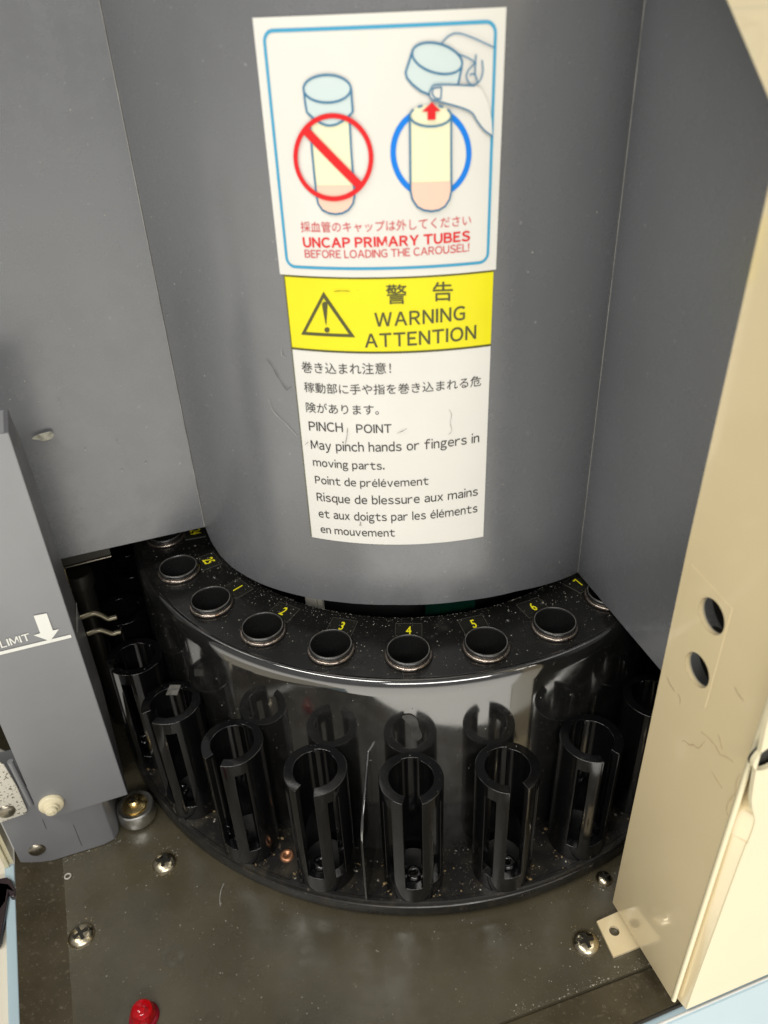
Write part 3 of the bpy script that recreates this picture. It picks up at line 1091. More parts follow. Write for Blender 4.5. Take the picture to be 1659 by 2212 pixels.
# cups behind the two holes
for h in holes:
    hc = (sum(p[0] for p in h) / len(h), sum(p[1] for p in h) / len(h))
    bm = bmesh.new()
    rings = [[bm.verts.new(BP.to3(hc[0] + (p[0] - hc[0]) * 1.02, hc[1] + (p[1] - hc[1]) * 1.02, of)) for p in h] for of in (-.002, -.017)]
    for i in range(len(h)):
        j = (i + 1) % len(h)
        bm.faces.new((rings[0][i], rings[0][j], rings[1][j], rings[1][i]))
    obj('hole_sleeve', bm, mat('dull_beige_rim', (.42, .38, .30), .5), side, smooth=60)
    bm = bmesh.new()
    vs = [bm.verts.new(BP.to3(hc[0] + (p[0] - hc[0]) * 2, hc[1] + (p[1] - hc[1]) * 2, -.075)) for p in h]
    bm.faces.new(vs)
    obj('dark_back', bm, DARK, side, smooth=0)
    bm = bmesh.new()
    lathe(bm, [(0, .010), (.010, .008), (.014, 0)], 16)
    s_ = obj('hidden_screw', bm, STEEL, side, smooth=50)
    s_.matrix_world = Matrix.Translation(BP.to3(hc[0] + .043, hc[1] + .012, -.072)) @ Vector(BP.n).to_track_quat('Z', 'Y').to_matrix().to_4x4()
# pressed rectangle round the holes
qa, qb, qc, qd = [BP.px(*p) for p in (((2300 + 780 / 1.843) / 1.8228, (2000 + 410 / 1.843) / 1.8228), ((2300 + 1075 / 1.843) / 1.8228, (2000 + 730 / 1.843) / 1.8228),
                                      ((2300 + 878 / 1.843) / 1.8228, (2000 + 1450 / 1.843) / 1.8228), ((2300 + 592 / 1.843) / 1.8228, (2000 + 1165 / 1.843) / 1.8228))]
bm = bmesh.new()
bm2 = bmesh.new()
for lp_ in ([[qa, qb, qc, qd]] + holes, ):
    flat_fill(bm2, lp_)
for v in bm2.verts: v.co = BP.to3(v.co.x, v.co.y, .0008)
for i, (p, q_) in enumerate(((qa, qb), (qb, qc), (qc, qd), (qd, qa))):
    bm2.faces.new([bm2.verts.new(BP.to3(*p, .0008)), bm2.verts.new(BP.to3(*q_, .0008)), bm2.verts.new(BP.to3(*q_, -.001)), bm2.verts.new(BP.to3(*p, -.001))])
bm.free()
obj('raised_patch', bm2, BEIGE, side, smooth=30)
# mounting tab folded onto the base plate, with its hole
zt = ZB + .014
HT = Hz(zt)
tabp = [HT.px(*p) for p in ((1289, 1990), (1351, 1962), (1388, 2042), (1325, 2067))]
thole = circle(HT.px(1327, 2011), .017, .017, 24)[::-1]
bm = bmesh.new()
plate(bm, HT, [tabp, thole], .011)
obj('mounting_tab', bm, BEIGE, side, smooth=30)
# rounded front edge of the inner sheet
bm = bmesh.new()
tube(bm, [BP.to3(sF, zf + .002, -.004), BP.to3(sF, 2.4, -.004)], .0075, 10)
obj('rolled_edge', bm, BEIGE2, side, smooth=80)
# outer cover in front of it
o_ = BP.o - BP.n * .026
SP = Pl((o_.x, o_.y), ((o_ + BP.d).x, (o_ + BP.d).y))
zo = -.955
cr_b = SP.px(1470, 2166)
fs = SP.px(1482, 2181)
OP0 = SP.to3(fs[0], 0)
od = Vector((.945, .327, 0))
OP = Pl(OP0.to_tuple()[:2], (OP0 + od).to_tuple()[:2])
c9 = crop(2624, 2700, 3.16)
edge = [OP.px(*c9(*p)) for p in ((905, 2212), (1010, 1960), (1100, 1700), (1075, 1560), (1062, 1430), (1075, 1310), (1110, 1090), (1160, 900), (1215, 650), (1262, 430))]
edge = [(0.0, fs[1])] + [(max(e[0], -.06), e[1]) for e in edge]
edge = [p for p in smooth_pts([(a, b) for a, b in edge], 4)]
hcx = OP.px(*c9(1262, 905))
outl = [(p[0], p[1]) for p in edge] + [(edge[-1][0], 2.4), (1.2, 2.4), (1.2, fs[1])]
ohole = circle((hcx[0] + .006, hcx[1]), .045, .040, 32)
bm = bmesh.new()
plate(bm, OP, [outl, ohole], .012)
obj('outer_cover', bm, BEIGE2, side, smooth=30)
bm = bmesh.new()
vs = [bm.verts.new(OP.to3(hcx[0] + .006 + (p[0] - hcx[0] - .006) * 1.0, p[1], -.018)) for p in ohole]
bm.faces.new(vs)
obj('dark_back', bm, DARK, side, smooth=0)
bm = bmesh.new()
low = [p for p in edge if p[1] < .16]
A = [bm.verts.new(OP.to3(p[0], p[1], -.004)) for p in low]
B = [bm.verts.new(BP.to3(sF - .004, min(max(p[1], fs[1]), .2), -.020)) for p in low]
for i in range(len(low) - 1): bm.faces.new((A[i], A[i + 1], B[i + 1], B[i]))
obj('fold_strip', bm, BEIGE, side, smooth=60)

# blue machine body below the right panel
body = thing('lower_cabinet', 'pale blue painted lower front of the machine at bottom right', 'cabinet')
zb1 = -.975
h0, h1 = onz(1415, 2212, zb1), onz(1659, 2107, zb1)
hd_ = (h1 - h0); hd_.z = 0; hd_.normalize()
hn = Vector((hd_.y, -hd_.x, 0))
k0, k1 = h0 - hd_ * 2.4, h0 + hd_ * 1.6
bm = bmesh.new()
vs = [bm.verts.new(k0), bm.verts.new(k1), bm.verts.new(k1 - hn * .35), bm.verts.new(k0 - hn * .35)]
bm.faces.new(vs)
vs2 = [bm.verts.new(k0 + hn * .012 - Vector((0, 0, .012))), bm.verts.new(k1 + hn * .012 - Vector((0, 0, .012)))]
bm.faces.new((vs[0], vs[1], vs2[1], vs2[0]))
vs3 = [bm.verts.new(k0 + hn * .05 - Vector((0, 0, .30))), bm.verts.new(k1 + hn * .05 - Vector((0, 0, .30)))]
bm.faces.new((vs2[0], vs2[1], vs3[1], vs3[0]))
vs4 = [bm.verts.new(k0 + hn * .05 - Vector((0, 0, 1.6))), bm.verts.new(k1 + hn * .05 - Vector((0, 0, 1.6)))]
bm.faces.new((vs3[0], vs3[1], vs4[1], vs4[0]))
obj('front_face', bm, BLUE, body, smooth=20)
bm = bmesh.new()
tube(bm, [k0 + hn * .004 + Vector((0, 0, -.003)), k1 + hn * .004 + Vector((0, 0, -.003))], .0045, 8)
obj('edge_highlight', bm, WHITE, body, smooth=60)  # white tube, the bright highlight of the cabinet edge put in as colour

# ================================================================== LEFT SENSOR BRACKET
MP = Pl((-1.465, -1.121), (-1.256, -1.046))
mount = thing('sensor_bracket', 'grey metal bracket with LIMIT mark and white arrow at the left of the carousel', 'bracket')
n2 = MP.n
base0 = MP.o + n2 * .03
FP = Pl(base0.to_tuple()[:2], (base0 + MP.d).to_tuple()[:2])
sR_ = FP.px(240, 1600)[0]
sR_ = (FP.px(158.7, 1374)[0] + FP.px(280, 1716)[0]) / 2
sL_ = FP.px(77, 1743)[0]
zbot = FP.px(280, 1716)[1]
ztop = FP.px(15, 935)[1]
bm = bmesh.new()
outl = [(sL_ + .035, zbot - .004), (sR_, zbot), (sR_, ztop), (sL_, ztop), (sL_, zbot + .06), (sL_ + .006, zbot + .025)]
plate(bm, FP, [outl], .02)
obj('front_plate', bm, GREYB, mount, smooth=30, bevel=.004)
# right flank, tapering down, and sloping top
sd = [(0, zbot), (0, ztop), (.102, ztop + .022), (.145, .73), (.18, .55), (.186, .168), (.21, -.04), (.195, -.30), (.115, -.5), (.03, zbot + .01)]
bm = bmesh.new()
pf = FP.to3(sR_, 0, 0)
A = [bm.verts.new(pf - n2 * (d + .001) + Vector((0, 0, z)) + FP.d * .0005) for d, z in sd]
B = [bm.verts.new(pf - n2 * (d + .001) + Vector((0, 0, z)) - FP.d * .012) for d, z in sd]
bm.faces.new(A); bm.faces.new(B[::-1])
for i in range(len(sd)):
    j = (i + 1) % len(sd)
    bm.faces.new((A[i], A[j], B[j], B[i]))
SIDEM = mat('dark_grey_flank', (0.11, 0.11, 0.118), 0.35, var=0.1, vscale=8, rvar=.15, bump=.05, specks=[(40, .72, .76, (.4, .38, .3))])
obj('flank', bm, SIDEM, mount, smooth=30, bevel=.002)
bm = bmesh.new()
vs = [bm.verts.new(FP.to3(s, z, -of)) for s, z, of in ((sL_ - .2, ztop, .001), (sR_ - .012, ztop, .001), (sR_ - .012, ztop + .022, .103), (sL_ - .2, ztop + .022, .103))]
bm.faces.new(vs)
obj('top_slope', bm, GREYB, mount, smooth=0)
# brassy sheet behind the flank, contact pins
bm = bmesh.new()
eb = [(.225, .20), (.235, .19), (.225, -.04), (.21, -.30), (.14, -.5), (.05, zbot + .03), (.02, zbot + .03), (.115, -.5), (.19, -.30), (.205, -.04), (.20, .12)]
A = [bm.verts.new(pf - n2 * d + Vector((0, 0, z)) - FP.d * .003) for d, z in eb]
B = [bm.verts.new(pf - n2 * d + Vector((0, 0, z)) - FP.d * .013) for d, z in eb]
bm.faces.new(A); bm.faces.new(B[::-1])
for i in range(len(eb)):
    j = (i + 1) % len(eb)
    bm.faces.new((A[i], A[j], B[j], B[i]))
obj('brass_sheet', bm, BRASS, mount, smooth=0)
PV = Pl((pf - n2 * .24).to_tuple()[:2], (pf - n2 * .24 + FP.d).to_tuple()[:2])
k5 = crop(200, 2050, 3.318)
for pts in ([(395, 1265), (480, 1235), (570, 1210), (660, 1235), (745, 1280), (810, 1270), (858, 1258)], [(480, 1480), (560, 1450), (650, 1430), (740, 1455), (810, 1475), (870, 1458), (912, 1450)]):
    bm = bmesh.new()
    pp = [PV.to3(*PV.px(*k5(*p))) for p in pts]
    tube(bm, smooth_pts(pp, 5), .0095, 12)
    obj('contact_pin', bm, mat('dull_nickel', (.20, .18, .13), .3, metal=1, rvar=.2), mount, smooth=80)
# mounting foot
zm = ZB + .002
fb = [MP.px(49.6, 1875), MP.px(184, 1833), MP.px(235, 1814)]
s_l, s_r = fb[0][0], MP.px(252, 1790)[0]
bm = bmesh.new()
ztm = -.52
plan = [(0 + s_l, 0), (s_r - .06, 0), (s_r - .022, -.010), (s_r - .005, -.035), (s_r, -.07), (s_r, -.20), (s_l, -.20)]
T = [bm.verts.new(MP.to3(s, ztm, o2_)) for s, o2_ in plan]
Bv = [bm.verts.new(MP.to3(s, zm, o2_)) for s, o2_ in plan]
bm.faces.new(T); bm.faces.new(Bv[::-1])
for i in range(len(plan)):
    j = (i + 1) % len(plan)
    bm.faces.new((T[i], T[j], Bv[j], Bv[i]))
obj('foot', bm, GREYB, mount, smooth=40, bevel=.003)
# white lines, arrow, LIMIT lettering
k6 = crop(0, 2300, 3.318)
F6 = lambda x, y: FP.px(*k6(x, y))
la, lb = F6(0, 895), F6(930, 675)
zl = (la[1] + lb[1]) / 2
decal('limit_line', FP, .0025, WHITE, mount, strokes=[([(la[0] - .2, zl), (lb[0], zl)], .0125, False)])
decal('limit_arrow', FP, .0035, WHITE, mount, fills=[[F6(*p) for p in ((440, 405), (610, 372), (690, 595), (770, 580), (655, 735), (440, 660), (525, 632))]])
ta = [F6(20, 826), F6(410, 735), F6(8, 735)]
lettering('limit_lettering', 'LIMIT', FP, WHITE, mount, ta[0], (ta[1][0], ta[0][1] + .004), (ta[0][0], ta[2][1]), .003, weight=.016)
FL = Pl(pf.to_tuple()[:2], (pf - n2).to_tuple()[:2])
v0, v1 = FL.px(*k6(977, 250)), FL.px(*k6(982, 640))
decal('edge_line', FL, .006, WHITE, mount, strokes=[([v0, v1], .006, False)])
# white plastic rivet, foot screw, speckled plate with screw, scored lines


def disc_on(surf, c, prof, m, name, parent, off=0, n=28):
    bm = bmesh.new()
    lathe(bm, prof, n)
    o = obj(name, bm, m, parent, smooth=50)
    o.matrix_world = Matrix.Translation(surf.to3(c[0], c[1], off)) @ Vector(surf.n).to_track_quat('Z', 'Y').to_matrix().to_4x4()
    return o


riv = disc_on(FP, FP.px(111, 1735), [(0, .046), (.008, .046), (.010, .043), (.014, .043), (.019, .040), (.020, .030), (.024, .028), (.0255, .018), (.030, .016), (.039, .015), (.042, .011), (.042, 0)], mat('ivory_plastic', (.80, .72, .50), .3), 'plastic_rivet', mount)


def recess(parent, surf, c, r, off):
    """cross recess of a screw head"""
    bm = bmesh.new()
    a = surf.to3(c[0], c[1], off)
    u, v = surf.d, Vector((0, 0, 1))
    for p, q_ in ((u, v), (v, u)):
        vs = [bm.verts.new(a + p * (r * sx1) + q_ * (r * .28 * sy1)) for sx1, sy1 in ((-1, -1), (1, -1), (1, 1), (-1, 1))]
        bm.faces.new(vs)
    for v_ in bm.verts[4:]: v_.co += surf.n * .0006
    return obj('cross_recess', bm, DARKM, parent, smooth=0)


HEAD = [(0, .012), (.012, .011), (.022, .008), (.029, .003), (.030, 0)]
fs_ = disc_on(MP, MP.px(80, 1836), HEAD, mat('aged_steel', (.34, .31, .25), .28, metal=1, var=.3, vscale=60, rvar=.3), 'foot_screw', mount)
c = MP.px(80, 1836)
bm = bmesh.new()
spl = [MP.px(*p) for p in ((-90, 1500), (10, 1560), (58, 1742), (52, 1752), (0, 1768), (-60, 1790))]
spl = [MP.px(*crop(0, 3000, 3.6875)(*p)) for p in ((-400, -250), (60, 0), (250, 330), (395, 660), (385, 715), (0, 850), (-300, 930))]
plate(bm, MP, [spl], .006)
for v in bm.verts: v.co += n2 * .012
obj('speckled_plate', bm, SPECK, mount, smooth=30, bevel=.003)
cs = MP.px(*crop(0, 3000, 3.6875)(95, 680))
disc_on(MP, cs, HEAD, MATS['aged_steel'], 'plate_screw', mount, .012)
ridge = [MP.px(*crop(0, 3000, 3.6875)(*p)) for p in ((90, 0), (330, 480), (400, 620))]
bm = bmesh.new()
tube(bm, [MP.to3(a[0] + .012, a[1], .002) for a in ridge], .010, 10)
obj('raised_ridge', bm, GREYB, mount, smooth=80)
k7 = crop(0, 3000, 3.6875)
decal('scored_line', MP, .0012, DARKM, mount, strokes=[(dense([MP.px(*k7(615, 830)), MP.px(*k7(672, 970))], .02), .0014, False), (dense([MP.px(*k7(1065, 908)), MP.px(*k7(1188, 1215))], .02), .0014, False)])

# ================================================================== LEFT OUTER PANELS
lpan = thing('door_frame', 'cream and pale blue door frame edge along the far left of the machine', 'door frame')
gx = [onz(40, 1866, ZB), onz(54, 2212, ZB)]
gl = (gx[1] - gx[0]).normalized()
gn = Vector((gl.y, -gl.x, 0))
if gn.x > 0: gn = -gn
s0_ = gx[0] - gl * .0
wv = gn * .034
bm = bmesh.new()
for za, zb_ in ((ZB - .4, ZB + .012),):
    a, b = s0_ + gn * .012, s0_ + gl * 1.6 + gn * .012
    pts = [a, b, b + wv, a + wv]
    lo = [bm.verts.new((p.x, p.y, za)) for p in pts]
    hi = [bm.verts.new((p.x, p.y, zb_)) for p in pts]
    bm.faces.new(lo[::-1]); bm.faces.new(hi)
    for i in range(4):
        j = (i + 1) % 4
        bm.faces.new((lo[i], lo[j], hi[j], hi[i]))
obj('blue_edge', bm, BLUE, lpan, smooth=0, bevel=.004)
bm = bmesh.new()
a = s0_ + gn * .012
for k, (wd, dp) in enumerate(((.016, 0), (.016, .012))):
    a0_ = a + gn * (.016 * k)
    pts = [a0_ + gl * dp, a0_ + gn * wd + gl * dp, a0_ + gn * wd - gl * .06, a0_ - gl * .06]
    lo = [bm.verts.new((p.x, p.y, ZB + .013)) for p in pts]
    hi = [bm.verts.new((p.x, p.y, 1.2)) for p in pts]
    bm.faces.new(lo[::-1]); bm.faces.new(hi)
    for i in range(4):
        j = (i + 1) % 4
        bm.faces.new((lo[i], lo[j], hi[j], hi[i]))
obj('cream_post', bm, BEIGE2, lpan, smooth=0, bevel=.003)
bm = bmesh.new()
a, b = s0_ + gn * .046 - gl * .06, s0_ + gl * 1.6 + gn * .046
pts = [a, b, b + gn * .9, a + gn * .9]
lo = [bm.verts.new((p.x, p.y, ZB - .4)) for p in pts]
hi = [bm.verts.new((p.x, p.y, ZB - .004)) for p in pts]
bm.faces.new(lo[::-1]); bm.faces.new(hi)
for i in range(4):
    j = (i + 1) % 4
    bm.faces.new((lo[i], lo[j], hi[j], hi[i]))
obj('cream_ledge', bm, CREAM, lpan, smooth=0, bevel=.005)
latch = thing('door_latch', 'dark hooked latch on the cream ledge at the far left edge', 'latch')
HL = Hz(ZB + .02)
lt = [HL.px(*p) for p in ((-30, 1906), (17, 1897), (26, 1904), (37, 1927), (34, 1940), (24, 1942), (20, 1930), (12, 1980), (2, 2035), (-4, 2045), (-30, 2040))]
bm = bmesh.new()
plate(bm, HL, [lt], .03)
for v in bm.verts: v.co.z += .01
obj('hook', bm, mat('plum_black_plastic', (.045, .032, .035), .25), latch, smooth=30, bevel=.006)

# ================================================================== SMALL LOOSE THINGS


def floor_screw(px, py, label, sz=.045):
    p = onz(px, py, ZB + .008)
    t = thing('pan_head_screw', label, 'screw', 'screws on the base plate', (p.x, p.y, ZB))
    bm = bmesh.new()
    lathe(bm, [(0, .020), (.3 * sz, .0195), (.6 * sz, .0175), (.86 * sz, .011), (sz, .003), (sz, 0)], 36)
    o = obj('screw_head', bm, STEEL, t, smooth=60)
    bm = bmesh.new()
    a0 = random.uniform(0, 1.5)
    for k in range(2):
        d = Vector((math.cos(a0 + k * math.pi / 2), math.sin(a0 + k * math.pi / 2), 0))
        e_ = Vector((-d.y, d.x, 0))
        r, w_ = .58 * sz, .13 * sz
        vs = [d * r + e_ * w_, d * r - e_ * w_, -d * r - e_ * w_, -d * r + e_ * w_]
        zt_ = .0206 + .0005 * k
        hi = [bm.verts.new((v.x, v.y, zt_ if False else .0206 + .0004 * k)) for v in vs]
        bm.faces.new(hi)
    obj('cross_recess', bm, DARKM, t, smooth=0)
    t.rotation_euler.z = 0
    return t


floor_screw(355, 1862, 'dusty cross-head screw on the plate between the grey bracket foot and the carousel')
floor_screw(175, 2019, 'cross-head screw on the plate beside the brown left border')
floor_screw(1266, 2035, 'shiny cross-head screw on the plate beside the beige mounting tab')
floor_screw(1305, 1896, 'dim screw in shadow between the carousel disc and the beige panel', .030)

led = thing('indicator_lamp', 'red domed indicator lens at the bottom edge of the base plate', 'indicator lamp', None, onz(312, 2197, ZB).to_tuple())
bm = bmesh.new()
lathe(bm, [(0, .068), (.013, .066), (.024, .060), (.032, .049), (.037, .035), (.039, .018), (.039, 0)], 40)
obj('lens', bm, LED, led, smooth=80)
bm = bmesh.new()
lathe(bm, [(0, .048), (.009, .046), (.013, .030), (.026, .034), (.030, .016), (.033, .002)], 7)
obj('core', bm, LEDC, led, smooth=0)
bm = bmesh.new()
lathe(bm, [(.039, .014), (.044, .012), (.047, .004), (.047, 0)], 40)
obj('bezel', bm, mat('dark_red_plastic', (.30, .004, .02), .2), led, smooth=60)

nc = onz(300, 1765, ZB)
rol = thing('guide_roller', 'shiny steel guide roller with brass screw beside the grey bracket foot', 'roller', None, (nc.x, nc.y, ZB))
bm = bmesh.new()
lathe(bm, [(0, .073), (.052, .073), (.055, .078), (.066, .078), (.070, .073), (.071, .068), (.071, .02), (.068, .012), (.05, .01), (.05, 0)], 48)
obj('bearing', bm, CHROME, rol, smooth=40)
bm = bmesh.new()
lathe(bm, [(0, .112), (.020, .111), (.026, .105), (.027, .090), (.034, .088), (.046, .083), (.048, .075)], 36)
o = obj('brass_screw', bm, BRASS, rol, smooth=40)
bm = bmesh.new()
box(bm, (-.015, -.0035, .1110), (.015, .0035, .1130)); box(bm, (-.0035, -.015, .1112), (.0035, .015, .1132))
obj('cross_recess', bm, DARKM, o, smooth=0)

# dried drop on the left wing
WL = Pl((-0.749, -0.443), (-1.223, -0.618))
k8 = crop(0, 1500, 5.53)
stn = smooth_pts([(700, 1250), (800, 1170), (950, 1120), (1100, 1090), (1165, 1150), (1150, 1220), (1050, 1275), (930, 1298), (830, 1270)], 4, True)
o = decal('dried_drop', WL, .0035, STAIN, None, fills=[[WL.px(*k8(p[0], p[1])) for p in stn]])
tag(o, 'pale dried drop stain on the left wing of the grey cover', 'stain')

RINGS = mat('dried_ring_mark', (0.092, 0.084, 0.063), 0.35, var=0.3, vscale=30)
for (px, py, r, wd, lab) in ((375, 2065, .030, .022, 'pale dried ring mark on the base plate above the red lamp'), (660, 2048, .026, .020, 'faint round mark near the middle of the base plate')):
    c = onz(px, py, ZB)
    out, inn = [], []
    for i in range(40):
        a = 2 * math.pi * i / 40
        d = Vector((math.cos(a), math.sin(a)))
        j = .12 * math.sin(3 * a + px) + .08 * math.sin(7 * a)
        w_ = wd * (.35 + .65 * abs(math.sin(a * 1.5 + px)))
        out.append((c.x + d.x * (r * (1 + j) + w_ / 2), c.y + d.y * (r * (1 + j) + w_ / 2)))
        inn.append((c.x + d.x * (r * (1 + j) - w_ / 2), c.y + d.y * (r * (1 + j) - w_ / 2)))
    o = decal('ring_mark', HP, .0008, RINGS, None, fills=[[out, inn[::-1]]])
    tag(o, lab, 'stain')
bm = bmesh.new()
lathe(bm, [(.0105 + .003 * math.cos(t * math.pi / 4), .0035 + .003 * math.sin(t * math.pi / 4)) for t in range(9)], 28)
o = obj('sealing_ring', bm, mat('milky_plastic', (.5, .48, .42), .35), smooth=80)
o.location = onz(147, 1894, ZB)
tag(o, 'tiny pale loose ring lying on the plate near the grey bracket foot', 'ring')
bm = bmesh.new()
strand(bm, [onz(*p, ZB + .002) for p in ((484, 1908), (478, 1922), (475, 1940), (476, 1958))], .0016)
tag(obj('fibre', bm, mat('pale_fibre', (0, 0, 0)), smooth=80), 'pale bent fibre on the plate in front of the carousel disc', 'fibre')

# hairs and fibres
HAIRS = [
    (CY, [(1050, 1410), (1075, 1440), (1095, 1478), (1130, 1530), (1148, 1520)], HAIRM, 'dark curly hair on the grey cover just left of the warning sticker', .0007, 1),
    (CY, [(600, 1420), (625, 1500), (660, 1570), (720, 1665)], HAIRM, 'long faint brown hair hanging near the left seam of the cover', .0007, 1),
    (CY, [(1060, 1570), (1080, 1620), (1130, 1670), (1175, 1720)], HAIRL, 'thin pale fibre on the cover left of the warning sticker', .0007, 1),
    (CY, [(1110, 1370), (1112, 1395), (1125, 1408)], HAIRL, 'short white fibre on the cover beside the yellow panel', .0008, 1),
]
for surf, pts, m, lab, rad, _ in HAIRS:
    pp = [surf.to3(*surf.px(x / 1.8228, y / 1.8228), .004) for x, y in pts]
    bm = bmesh.new()
    strand(bm, pp, rad)
    o = obj('hair' if m is HAIRM else 'fibre', bm, m, smooth=80)
    tag(o, lab, 'hair' if m is HAIRM else 'fibre')
lines9 = [
    ([(195, 690), (240, 690), (290, 735), (340, 735), (395, 775), (440, 750), (485, 680)], 'wavy brown hair on the beige panel below the round holes'),
    ([(435, 570), (530, 650), (610, 740), (660, 830), (680, 860), (760, 890), (835, 950)], 'long looping brown hair on the beige panel near its front edge'),
    ([(570, 1065), (625, 1160), (700, 1275)], 'short straight dark hair low on the beige panel'),
    ([(930, 1090), (880, 1190), (860, 1340), (820, 1390), (770, 1470), (755, 1570), (785, 1630)], 'curved thin hair beside the front edge of the beige panel'),
    ([(650, 600), (680, 700), (702, 790)], 'short faint hair on the beige panel left of the bright front cover'),
]
for pts, lab in lines9:
    pp = [BP.to3(*BP.px(*c9(x, y)), .0015) for x, y in pts]
    bm = bmesh.new()
    strand(bm, pp, .0006)
    tag(obj('hair', bm, mat('brown_hair', (.46, .35, .20), .5), smooth=80), lab, 'hair')
# little scuffs on the beige panel, printed into one mark each
kb = crop(2300, 2000, 1.843)
for i, (pts, lab) in enumerate(((((605, 1230), (625, 1280), (658, 1330)), 'dark scuff on the beige panel just under the bright pressed line'), (((685, 1350), (698, 1385), (696, 1420)), 'small grey scuff below the dark scuff on the beige panel'),
                               (((1095, 1300), (1120, 1350), (1160, 1400)), 'long soft grey scuff on the beige panel right of the lower hole'))):
    o = decal('scuff_mark', BP, .0012, mat('grey_scuff', (.50, .41, .26), .5), None, strokes=[(smooth_pts([Vector(BP.px(*kb(*p))) for p in pts], 5), .0028, False)])
    tag(o, lab, 'scuff')
# scratches on the warning sticker
for pts, m, lab in (([(425, 240), (470, 236), (532, 238)], INK2, 'short dark scratch on the yellow panel of the warning sticker'), ([(515, 1130), (512, 1180), (500, 1240)], HAIRM, 'dark fibre between the words PINCH and POINT'),
                    ([(1170, 1012), (1188, 1040), (1180, 1100), (1190, 1150), (1165, 1175)], HAIRL, 'faint curly fibre at the right of the white warning panel'), ([(835, 1165), (870, 1150), (898, 1135)], HAIRM, 'short thin fibre right of the word POINT'),
                    ([(240, 1240), (262, 1222)], HAIRM, 'tiny dark fibre at the left edge of the white panel'), ([(595, 1740), (602, 1755), (592, 1765), (608, 1762)], HAIRM, 'tiny dark fibre near the bottom of the white panel')):
    pp = [CY.to3(*L2(*p), o2 + 2.5 * O) for p in pts]
    bm = bmesh.new()
    strand(bm, pp, .0007)
    tag(obj('fibre', bm, m, smooth=80), lab, 'fibre')

# dust: uncountable specks lying on the plate, the disc, the deck and the cover
bm = bmesh.new()
bg_ = bmesh.new()


def speck(b, p, r, nrm=Vector((0, 0, 1))):
    u = nrm.orthogonal().normalized()
    v = nrm.cross(u)
    a = random.uniform(0, 6.28)
    el_ = random.uniform(.6, 1.0) if random.random() < .8 else random.uniform(.18, .4)
    top_ = b.verts.new(p + nrm * r * .8)
    ring = []
    for k in range(5):
        t = 2 * math.pi * k / 5
        rr_ = r * random.uniform(.7, 1.25)
        x, y = rr_ * math.cos(t), rr_ * math.sin(t) * el_
        ring.append(b.verts.new(p + u * (x * math.cos(a) - y * math.sin(a)) + v * (x * math.sin(a) + y * math.cos(a))))
    for k in range(5): b.faces.new((top_, ring[k], ring[(k + 1) % 5]))


def size(lo=.0007, hi=.0032): return lo + (hi - lo) * random.random() ** 5


for _ in range(2600):
    x, y = random.uniform(-1.3, .8), random.uniform(-1.72, -.85)
    if math.hypot(x, y) < 1.35: continue
    if (Vector((x, y)) - g0).dot(Vector((gd.y, -gd.x))) > -.01: continue
    if (x - b0.x) * bd.y - (y - b0.y) * bd.x > -.01: pass
    speck(bm, Vector((x, y, ZB + .0003)), size())
for _ in range(900):
    t, r = random.uniform(-75, 60), random.uniform(1.14, 1.33)
    if r > 1.318: continue
    speck(bm if random.random() < .6 else bg_, pol(t, r, ZD + .0003), size(.001, .006))
for _ in range(1500):
    t, r = random.uniform(-70, 50), .82 + .27 * random.random() ** 3
    if any(math.hypot(*(pol(t, r, 0) - pol(ang(k), 1, 0)).to_tuple()[:2]) < .082 for k in KS): continue
    speck(bm, pol(t, r, DZ + .0003 + (.002 if r < .94 else 0)), size(.0007, .0028))
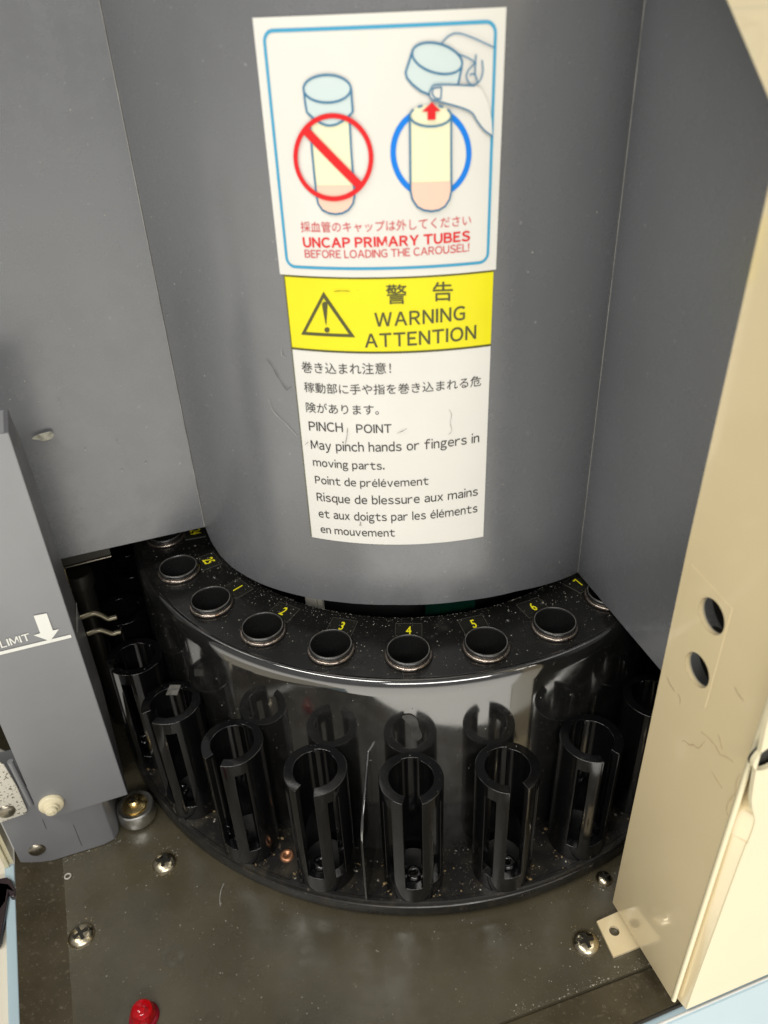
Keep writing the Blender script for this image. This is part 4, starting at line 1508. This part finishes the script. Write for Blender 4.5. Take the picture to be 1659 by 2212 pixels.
for k in KS:                     # dirt against the collars and on the holder rims
    for _ in range(14):
        a = random.uniform(0, 6.28)
        c = pol(ang(k), 1, DZ)
        speck(bg_ if random.random() < .5 else bm, c + Vector((math.cos(a), math.sin(a), 0)) * random.uniform(.078, .088), size(.0009, .0026))
    for _ in range(10):
        a = random.uniform(0, 6.28)
        if abs((math.degrees(a) - 270 - ang(k) + 180) % 360 - 180) < 20: continue
        c = pol(ang(k), R2, Z2)
        speck(bm, c + Vector((math.cos(a), math.sin(a), 0)) * random.uniform(.08, .10), size(.0008, .0026))
    for _ in range(40):
        a = random.uniform(0, 6.28)
        c = pol(ang(k), R2, ZD)
        q_ = c + Vector((math.cos(a), math.sin(a), 0)) * random.uniform(.105, .125)
        if 1.14 < math.hypot(q_.x, q_.y) < 1.315: speck(bg_, q_, size(.0015, .008))
for _ in range(420):
    t, z = random.uniform(-58, 41), random.uniform(.1, 1.75)
    if -22 < t < 16 and z > .3: continue
    nrm = pol(t, 1, 0)
    speck(bm, pol(t, RC + .0003, z), size(.0008, .0030), nrm)
for _ in range(420):
    t, z = random.uniform(-60, 40), ZD + .8 * random.random() ** 1.3
    nrm = pol(t, 1, 0)
    speck(bm, pol(t, 1.1348 + .0012 * 0, z), size(.0007, .0026), nrm)
for px_, py_ in ((355, 1862), (175, 2019), (1266, 2035), (1305, 1896)):
    c = onz(px_, py_, ZB)
    for _ in range(60):
        a = random.uniform(0, 6.28)
        speck(bg_ if random.random() < .6 else bm, c + Vector((math.cos(a), math.sin(a), 0)) * (.046 + .02 * random.random() ** 2), size(.001, .004))
for _ in range(260):             # dirt along the step of the plate and the bracket foot
    c = g0.lerp(fr, random.random() * .6) - Vector((gd.y, -gd.x)) * (.004 + .03 * random.random() ** 3)
    speck(bm, Vector((c.x, c.y, ZB + .0003)), size(.001, .004))
for _ in range(160):
    c = MP.to3(random.uniform(s_l, s_r), ZB + .0003, .003 + .03 * random.random() ** 3)
    speck(bm if random.random() < .5 else bg_, c, size(.001, .004))
for _ in range(360):
    s, z = random.uniform(0.02, .6), random.uniform(.13, 1.8)
    speck(bm, WL.to3(s, z, .0012), size(.0008, .0034), WL.n)
o = obj('dust', bm, DUSTM, smooth=0, merge=False)
o['kind'] = 'stuff'
o['label'] = 'pale dust specks scattered over plate and cover'
o = obj('grit', bg_, GRIT, smooth=0, merge=False)
o['kind'] = 'stuff'
o['label'] = 'brown grit lying round the feet of the black holders'
